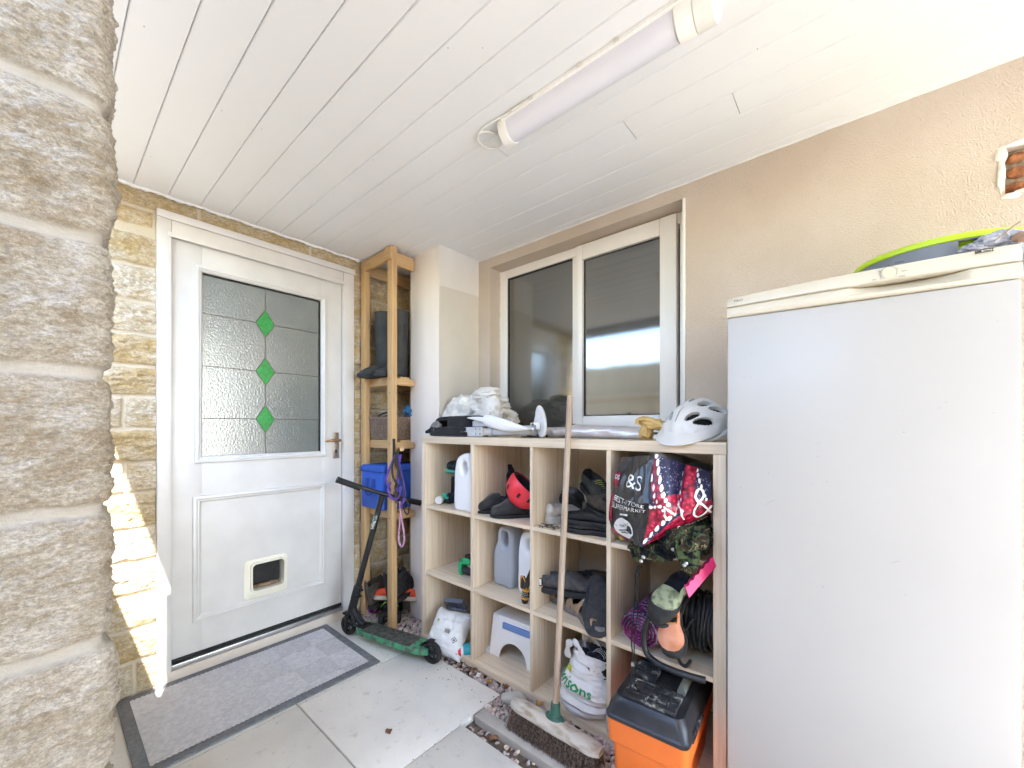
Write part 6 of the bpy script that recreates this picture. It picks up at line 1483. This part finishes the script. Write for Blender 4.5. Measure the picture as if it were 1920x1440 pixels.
# ------------------------------------------------------------------ pebbles, kerb strip, loose bits
m_kerb = M('concrete edging', (.50, .47, .42), .9, (.38, .35, .31), ns=7, bump=.5, bs=120)
g = G(); g.b2((1.160, -1.4, -.05), (1.217, 1.196, .006), .006); struct('kerb_strip', g, m_kerb, 30)
m_peb = bpy.data.materials.new('pebbles'); m_peb.use_nodes = True; n, b, L = nodes(m_peb); at = n.nodes.new('ShaderNodeAttribute'); at.attribute_name = 'tone'
nz = n.nodes.new('ShaderNodeTexNoise'); nz.inputs['Scale'].default_value = 250; mm = n.nodes.new('ShaderNodeMix'); mm.data_type = 'RGBA'; mm.blend_type = 'MULTIPLY'; mm.inputs[0].default_value = .5; L(at.outputs['Color'], mm.inputs[6]); L(nz.outputs['Color'], mm.inputs[7]); L(mm.outputs[2], b.inputs['Base Color']); b.inputs['Roughness'].default_value = .75
rp = random.Random(5); PV, PF, PC_ = [], [], []; bm = bmesh.new(); bmesh.ops.create_icosphere(bm, subdivisions=2, radius=1); bv = np.array([v.co[:] for v in bm.verts]); bm.verts.index_update(); bf = [tuple(v.index for v in f.verts) for f in bm.faces]; bm.free()
def peb(x, y, z, s, colr):
    q = np.array(Quaternion((rp.gauss(0, .35), rp.gauss(0, .35), rp.gauss(0, 1), 1)).normalized().to_matrix()); nse = 1 + .22 * (fbm(bv[:, 0] * 1.3 + x * 90, bv[:, 1] * 1.3 + y * 90, bv[:, 2] * 1.3, 2, 3) - .5)
    v_ = (bv * nse[:, None] * np.array([s * rp.uniform(.9, 1.3), s * rp.uniform(.7, 1.0), s * rp.uniform(.5, .75)])) @ q.T + np.array([x, y, z]); b0 = len(PV) * len(bv); PV.append(v_); PF.extend([tuple(i + b0 for i in f) for f in bf]); PC_.extend([(*colr, 1)] * len(bv))
cols_ = [(.62, .47, .42), (.72, .57, .50), (.55, .48, .47), (.74, .60, .45), (.50, .36, .33), (.64, .52, .53), (.8, .70, .62)]
def scatter(x0, x1, y0_, y1_, n_, smin, smax, zlo, zhi):
    for _ in range(n_): 
        c = rp.choice(cols_); k_ = rp.uniform(.8, 1.2); peb(rp.uniform(x0, x1), rp.uniform(y0_, y1_), rp.uniform(zlo, zhi), rp.uniform(smin, smax), tuple(min(1, a * k_) for a in c))
scatter(1.222, 1.40, .25, 1.20, 1700, .007, .013, -.016, .004); scatter(1.222, 1.40, -.9, .25, 500, .009, .015, -.016, .004)
scatter(1.335, 1.40, 1.20, 1.87, 330, .006, .012, -.02, -.002); scatter(1.33, 1.54, 1.86, 2.43, 620, .007, .013, -.018, .004); scatter(1.104, 1.158, -.8, 1.19, 260, .005, .010, -.028, -.014)
me = bpy.data.meshes.new('pebbles'); V_ = np.concatenate(PV); F_ = np.array(PF); me.vertices.add(len(V_)); me.vertices.foreach_set('co', V_.ravel()); me.loops.add(len(F_) * 3); me.loops.foreach_set('vertex_index', F_.ravel()); me.polygons.add(len(F_)); me.polygons.foreach_set('loop_start', np.arange(0, len(F_) * 3, 3)); me.polygons.foreach_set('loop_total', np.full(len(F_), 3)); me.update(calc_edges=True); me.polygons.foreach_set('use_smooth', [True] * len(F_)); me.materials.append(m_peb)
ca = me.color_attributes.new('tone', 'FLOAT_COLOR', 'POINT'); ca.data.foreach_set('color', np.array(PC_).ravel()); o = bpy.data.objects.new('pebbles', me); C.objects.link(o); tag(o, 'pinkish brown pebbles along the foot of the shelf unit', 'pebbles', kind='stuff')
g = G(); g.blob((0, 0, 0), (.058, .036, .022), seed=5, amp=.12, sub=4, fr=1.2); p_ = PZ(960, 1310, .02); solo('large_pebble', g, M('pale stone', (.50, .48, .43), .7, (.42, .40, .36), ns=12), 'large smooth pale pebble at the left end of the broom head', 'stone', (p_.x + .012, p_.y - .0, .016), R(-58))
g = G(); g.blob((0, 0, 0), (.020, .015, .011), seed=8, amp=.12, sub=3, fr=1.2); p_ = PZ(966, 1330, .01); solo('white_pebble', g, M('pale stone', (.5, .48, .43)), 'small whitish pebble just below the large pale pebble', 'stone', (p_.x, p_.y, .008), .4)
def leaf(px_, py_, z_, s, seed, m_, label, name='dry_leaf', cat='leaf'):
    r_ = random.Random(seed); U, V = np.meshgrid(np.linspace(0, 1, 12), np.linspace(-1, 1, 9), indexing='ij')
    wv = np.sin(PI * U ** .8) ** .8 * .42; X = U - .5; Y = V * wv * (1 + .15 * np.sin(U * 25 + seed)); Z = .25 * (1 - U) * U + .22 * np.abs(V) * wv + .10 * np.sin(U * 7 + V * 3 + seed)
    g_ = G(); g_.grid(np.stack([X, Y, Z], -1) * s); g_.grid(np.stack([X, Y, Z - .02], -1) * s); g_.tube([(-.5 * s, 0, .0), (-.62 * s, .02 * s, .05 * s)], .0007, 5)
    p = PZ(px_, py_, z_); solo(name, g_, m_, label, cat, (p.x, p.y, z_ + .002), r_.uniform(0, 6.28), smooth=80)
m_lf = M('dry leaf', (.24, .11, .05), .8, (.15, .07, .035), ns=60); m_lf2 = M('golden leaf', (.50, .28, .09), .8, (.36, .18, .06), ns=60)
leaf(728, 1372, .002, .030, 3, m_lf, 'small curled brown leaf alone on the middle of the paving')
leaf(950, 1287, .006, .045, 5, m_lf, 'reddish brown leaf against the shelf plinth above the large pebble'); leaf(917, 1279, .0, .034, 6, m_lf2, 'golden leaf in the pebble strip left of the reddish leaf')
leaf(886, 1258, .0, .036, 8, m_lf2, 'golden leaf in the gap near the teal bottle'); leaf(1013, 1318, .012, .050, 9, m_lf2, 'orange brown leaf propped between broom head and shelf plinth'); leaf(925, 1385, -.012, .036, 12, m_lf, 'brown leaf in the soil gap beside the concrete edging')
leaf(950, 1402, -.012, .024, 14, M('pale leaf', (.62, .52, .36), .8), 'pale scrap of leaf low in the soil gap')
g = G(); g.box((0, 0, .008), (.028, .018, .006), .001); p_ = PZ(897, 1267, .0); solo('white_tile_chip', g, M('white chip', (.75, .74, .72), .5), 'small white tile chip among the pebbles', 'chip', (p_.x, p_.y, -.004), .5)
g = G()
for k in range(90):
    x_, y_, a = rnd.uniform(1.335, 1.385), rnd.uniform(1.40, 1.60), rnd.uniform(0, 6.28); l_ = rnd.uniform(.01, .03); z_ = rnd.uniform(-.01, .012)
    g.tube([(x_, y_, z_), (x_ + l_ * math.cos(a) * .5, y_ + l_ * math.sin(a) * .5, z_ + .004), (x_ + l_ * math.cos(a), y_ + l_ * math.sin(a), z_)], .0011, 4)
tag(link_mesh('twig_litter', g, M('dry twigs', (.16, .10, .06), .9), None, 0), 'brown twigs and litter in the gap beneath the teal bottle', 'litter', kind='stuff')

# ------------------------------------------------------------------ fridge
fl, fr_ = Vector((1.326, .289)), Vector((1.383, -.278)); fdir = (fr_ - fl); fa = math.atan2(fdir.y, fdir.x); FWd = fdir.length
fg = thing('fridge', 'tall white fridge with cream top panel, closest to the viewer at the right', 'fridge', (fl.x, fl.y, 0), fa)
m_fw = M('white enamel', (.46, .448, .428), .33, (.443, .432, .412), ns=3, bump=.02, bs=60); m_fc = M('cream plastic', (.62, .575, .47), .28, (.60, .555, .45), ns=4)
FH = 1.521
g = G(); g.b2((.004, .045, .02), (FWd - .004, .46, FH + .06), .006); part('body', g, m_fw, fg)
g = G(); g.b2((.0, .0, .03), (FWd, .040, FH), .007); dr = part('door', g, m_fw, fg)
g = G(); g.b2((.004, .041, .04), (FWd - .004, .0445, FH)); part('door_seal', g, M('grey seal', (.35, .35, .35), .6), fg)
# cream panels: bowed in plan; lower one has a scooped handle
N_ = 80
def bow(x): return -.012 * math.sin(PI * min(1, max(0, x / FWd))) ** .8
def handle(x):
    f = (x - .275) / .215
    return max(0., 1 - abs(2 * f - 1) ** 2.6) if 0 < f < 1 else 0.
g = G(); rg = []
for i in range(N_ + 1):
    x = FWd * i / N_; e = min(1, min(x, FWd - x) / .006 + .25); h_ = handle(x); b_ = bow(x) * 1.0
    z1 = FH + .030 + .006 * x / FWd; rg.append([(x, .04, FH + .001), (x, .002 + b_, FH + .001), (x, -.002 + b_, FH + .004), (x, -.004 + b_ + .002 * h_, FH + .010 + .0 * h_), (x, -.003 + b_ + .010 * h_, FH + .0125 - .001 * h_), (x, -.003 + b_ + .026 * h_, FH + .016), (x, -.001 + b_ + .032 * h_, z1 - .004), (x, .003 + b_ + .033 * h_, z1), (x, .04, z1)])
g.loft(rg); part('handle_panel', g, m_fc, fg, 40)
g = G(); rg = []
for i in range(N_ + 1):
    x = FWd * i / N_; b_ = bow(x) * 1.25; z0 = FH + .0315 + .006 * x / FWd; hgt = .026 + .014 * (x / FWd) ** .8; ed = .004 * math.exp(-x / .01) + .004 * math.exp(-(FWd - x) / .01); sc1 = handle(x) * .006
    rg.append([(x, .04, z0), (x, .004 + b_ + ed, z0 + .0), (x, -.002 + b_ + ed, z0 + .002 - .3 * sc1 * 0), (x, -.002 + b_ + ed, z0 + hgt * .55), (x, .006 + b_ + ed, z0 + hgt), (x, .02, z0 + hgt + .004), (x, .44, z0 + hgt + .004), (x, .44, z0)])
g.loft(rg); part('control_panel', g, m_fc, fg, 40)
def pT(cx, cz, s=1.):
    return lambda x, y: Vector((cx + x * s, bow(cx + x * s) * 1.25 - .0026, cz + y * s))
text_on('lettering', 'PRO', .0085, pT(.030, FH + .046), m_txt, fg, sx=1.4)
dlx, dlz = .352, FH + .053
g = G(); g.lathe([(.001, .0), (.0125, .0), (.0125, .003), (.001, .004)], 32, T((dlx, bow(dlx) * 1.25 - .002, dlz), rx=90)); g.b2((dlx - .010, bow(dlx) * 1.25 - .0075, dlz - .0012), (dlx + .010, bow(dlx) * 1.25 - .005, dlz + .0012), .0004); part('dial', g, M('dial cream', (.74, .66, .48), .35), fg)
g = G(); 
for a0, a1 in ((-30, 210),): g.tube([pT(dlx, dlz)(.0155 * math.cos(R(a)), .0155 * math.sin(R(a))) for a in np.linspace(a0, a1, 30)], .0003, 5)
for k in range(5): q = pT(dlx, dlz)(.018 * math.cos(R(-40 + 65 * k)), .018 * math.sin(R(-40 + 65 * k))); g.blob(tuple(q), (.0009, .0004, .0009), sub=1, amp=0)
part('dial_marks', g, m_txt, fg)
for s, x_, z_ in (('NORMAL', .372, .0745), ('MAX', .380, .052), ('SUPER', .376, .040), ('MIN', .326, .041)): text_on('lettering', s, .0042, pT(x_, FH + z_), m_txt, fg)
g = G()
x0, z0 = .497, FH + .066
for a, b_ in (((0, 0), (.028, .0012)), ((0, .0058), (.028, .007)), ((0, 0), (.0012, .007)), ((.0268, 0), (.028, .007)), ((.002, .002), (.010, .005)), ((.013, .0026), (.025, .0042))): 
    f_ = pT(x0, z0); p, q = f_(*a), f_(*b_); g.b2((p.x, p.y - .0005, p.z), (q.x, p.y + .0006, q.z))
part('badge', g, m_txt, fg, 0)
FT = FH + .078
g = G()
rs = random.Random(12)
for k in range(16):
    x_, z_ = rs.uniform(.03, FWd - .03), rs.uniform(.75, FH - .05); g.blob((x_, -.0002, z_), (rs.uniform(.0006, .0022), .0004, rs.uniform(.0006, .0016)), seed=k, amp=.4, sub=1)
for x_, z_, l_ in ((.44, 1.24, .006), (.452, 1.255, .003), (.21, 1.15, .012), (.10, .98, .02), (.36, .86, .015)): g.tube([(x_, -.0001, z_), (x_ + l_, -.0001, z_ + l_ * .6)], .0004, 4)
part('scuffs', g, M('grey scuff', (.26, .25, .24), .7), fg)
# hose drum on the fridge
dr_ = thing('hose_drum', 'flat grey drum with lime green rim lying on top of the fridge', 'drum', (1.585, -.17, FT - .001))
m_dgr = M('slate grey plastic', (.20, .22, .25), .4, (.17, .19, .22), ns=8); m_lim = M('lime plastic', (.50, .72, .02), .35, (.46, .66, .02), ns=5)
rD, hD = .172, .046; g = G(); a_open = (R(205), R(250)); n = 72
def arc(r_, a0, a1, z0, z1, th, n_=40):
    gg = G(); gg.loft([[(r_ * math.cos(a), r_ * math.sin(a), z0), (r_ * math.cos(a), r_ * math.sin(a), z1), ((r_ - th) * math.cos(a), (r_ - th) * math.sin(a), z1), ((r_ - th) * math.cos(a), (r_ - th) * math.sin(a), z0)] for a in np.linspace(a0, a1, n_)]); return gg
part('drum_wall', arc(rD, R(200), R(546), 0, hD, .004, 110), m_dgr, dr_, 40)
part('window_frame', arc(rD + .001, R(185), R(201), hD - .006, hD, .006, 12), m_dgr, dr_, 40)
g = G(); g.lathe([(rD - .004, hD - .004), (rD + .004, hD - .002), (rD + .006, hD + .006), (rD + .001, hD + .013), (rD - .01, hD + .014), (.05, hD + .014)], 72); part('lime_rim', g, m_lim, dr_, 60)
g = G()
for q in range(5): g.tube([((rD - .02 - .003 * (q % 2)) * math.cos(a), (rD - .02) * math.sin(a), .008 + q * .0105) for a in np.linspace(0, 2 * PI, 60, endpoint=False)], .0055, 8, closed=True)
part('lime_hose', g, m_lim, dr_, 60)
g = G(); g.lathe([(.001, .0), (rD - .004, .0), (rD - .004, .003), (.001, .003)], 48); part('drum_floor', g, m_dgr, dr_)
pg = PX(1876, 458, 1.36); t = thing('sealed_pouch', 'clear crinkled packet with printing on the right end of the fridge top', 'packet', (1.40, PX(1872, 458, 1.40).y, FT + .002), rot=E3(0, 0, fa * 180 / PI))
m_pk = copybump(M('clear film', (.50, .52, .58), .12, (.30, .31, .38), ns=55, coat=.6, lo=.4, hi=.6), 90, .8, .003)
g = G(); crumple(g, (.005, .02, .018), (.040, .03, .020), 4, .45, sub=5); crumple(g, (-.035, .01, .010), (.02, .018, .012), 9, .5, sub=4); part('film', g, m_pk, t, 60)
g = G(); g.tube([(-.01, -.012, .012), (.012, -.016, .032), (.028, -.014, .044)], [.001, .002, .0025], 8); part('metal_clip', g, M('bronze', (.35, .27, .18), .35, metal=.8), t)
g = G(); g.blob((0, 0, .012), (.035, .02, .010), seed=3, amp=.4); solo('brown_card', g, M('brown card', (.30, .20, .14), .6), 'brown scrap at the far right edge of the fridge top', 'card', (1.40, PX(1917, 455, 1.40).y - .012, FT + .004), fa + .2)

g = G(); rq = random.Random(21)
for k in range(260):
    if k < 130: x_, y_ = rq.uniform(.15, 1.3), rq.uniform(.5, 1.83)
    elif k < 200: x_, y_ = rq.uniform(.7, 1.32), rq.choice((1.82, 1.205)) + rq.gauss(0, .012)
    else: x_, y_ = 1.31 - abs(rq.gauss(0, .05)), rq.uniform(1.2, 2.1)
    q_ = rq.uniform(.0007, .0022) * (1.6 if k > 200 else 1); g.blob((x_, y_, q_ * .3), (q_ * rq.uniform(.7, 1.8), q_, q_ * .6), seed=k, amp=.4, sub=1)
tag(link_mesh('floor_grit', g, M('brown grit', (.17, .13, .09), .95), None, 30), 'brown grit and crumbs scattered over the paving', 'grit', kind='stuff')
g = G()
for px_, py_ in ((270, 50), (416, 208), (491, 242), (216, 262), (283, 294), (840, 90), (620, 190), (1420, 92), (560, 330), (700, 300), (905, 90)):
    r_ = ray(px_, py_); s_ = (CZ - H - .0008) / r_[2]; g.blob((r_[0] * s_, r_[1] * s_, CZ - .0005), (.0022, .0013, .0008), seed=px_, amp=.4, sub=1)
struct('ceiling_marks', g, M('fly speck', (.25, .22, .18), .9), 0)

# ------------------------------------------------------------------ fence across the path (seen reflected in the window)
fc = thing('fence', 'brown timber closeboard fence facing the porch, out of frame', 'fence', (-1.55, 0, 0))
m_fen = M('fence timber', (.52, .41, .26), .85, (.40, .30, .19), ns=3, stretch=(3, 12, .6), bump=.4)
g = G(); k = -4.5
while k < 5.5: g.b2((-.012 + rnd.uniform(-.002, .002), k, -.03), (.010, k + .096, 2.10 + rnd.uniform(-.01, .01)), .002); k += .1
part('boards', g, m_fen, fc, 0)
for z_ in (.45, 1.62): 
    g = G(); g.b2((.011, -4.5, z_), (.05, 5.5, z_ + .07), .004); part('rail', g, m_fen, fc)
for y_ in (-4.5, -2.6, -.7, 1.2, 3.1, 5.0):
    g = G(); g.b2((-.10, y_, -.1), (-.014, y_ + .09, 2.13), .004); part('post', g, m_fen, fc)
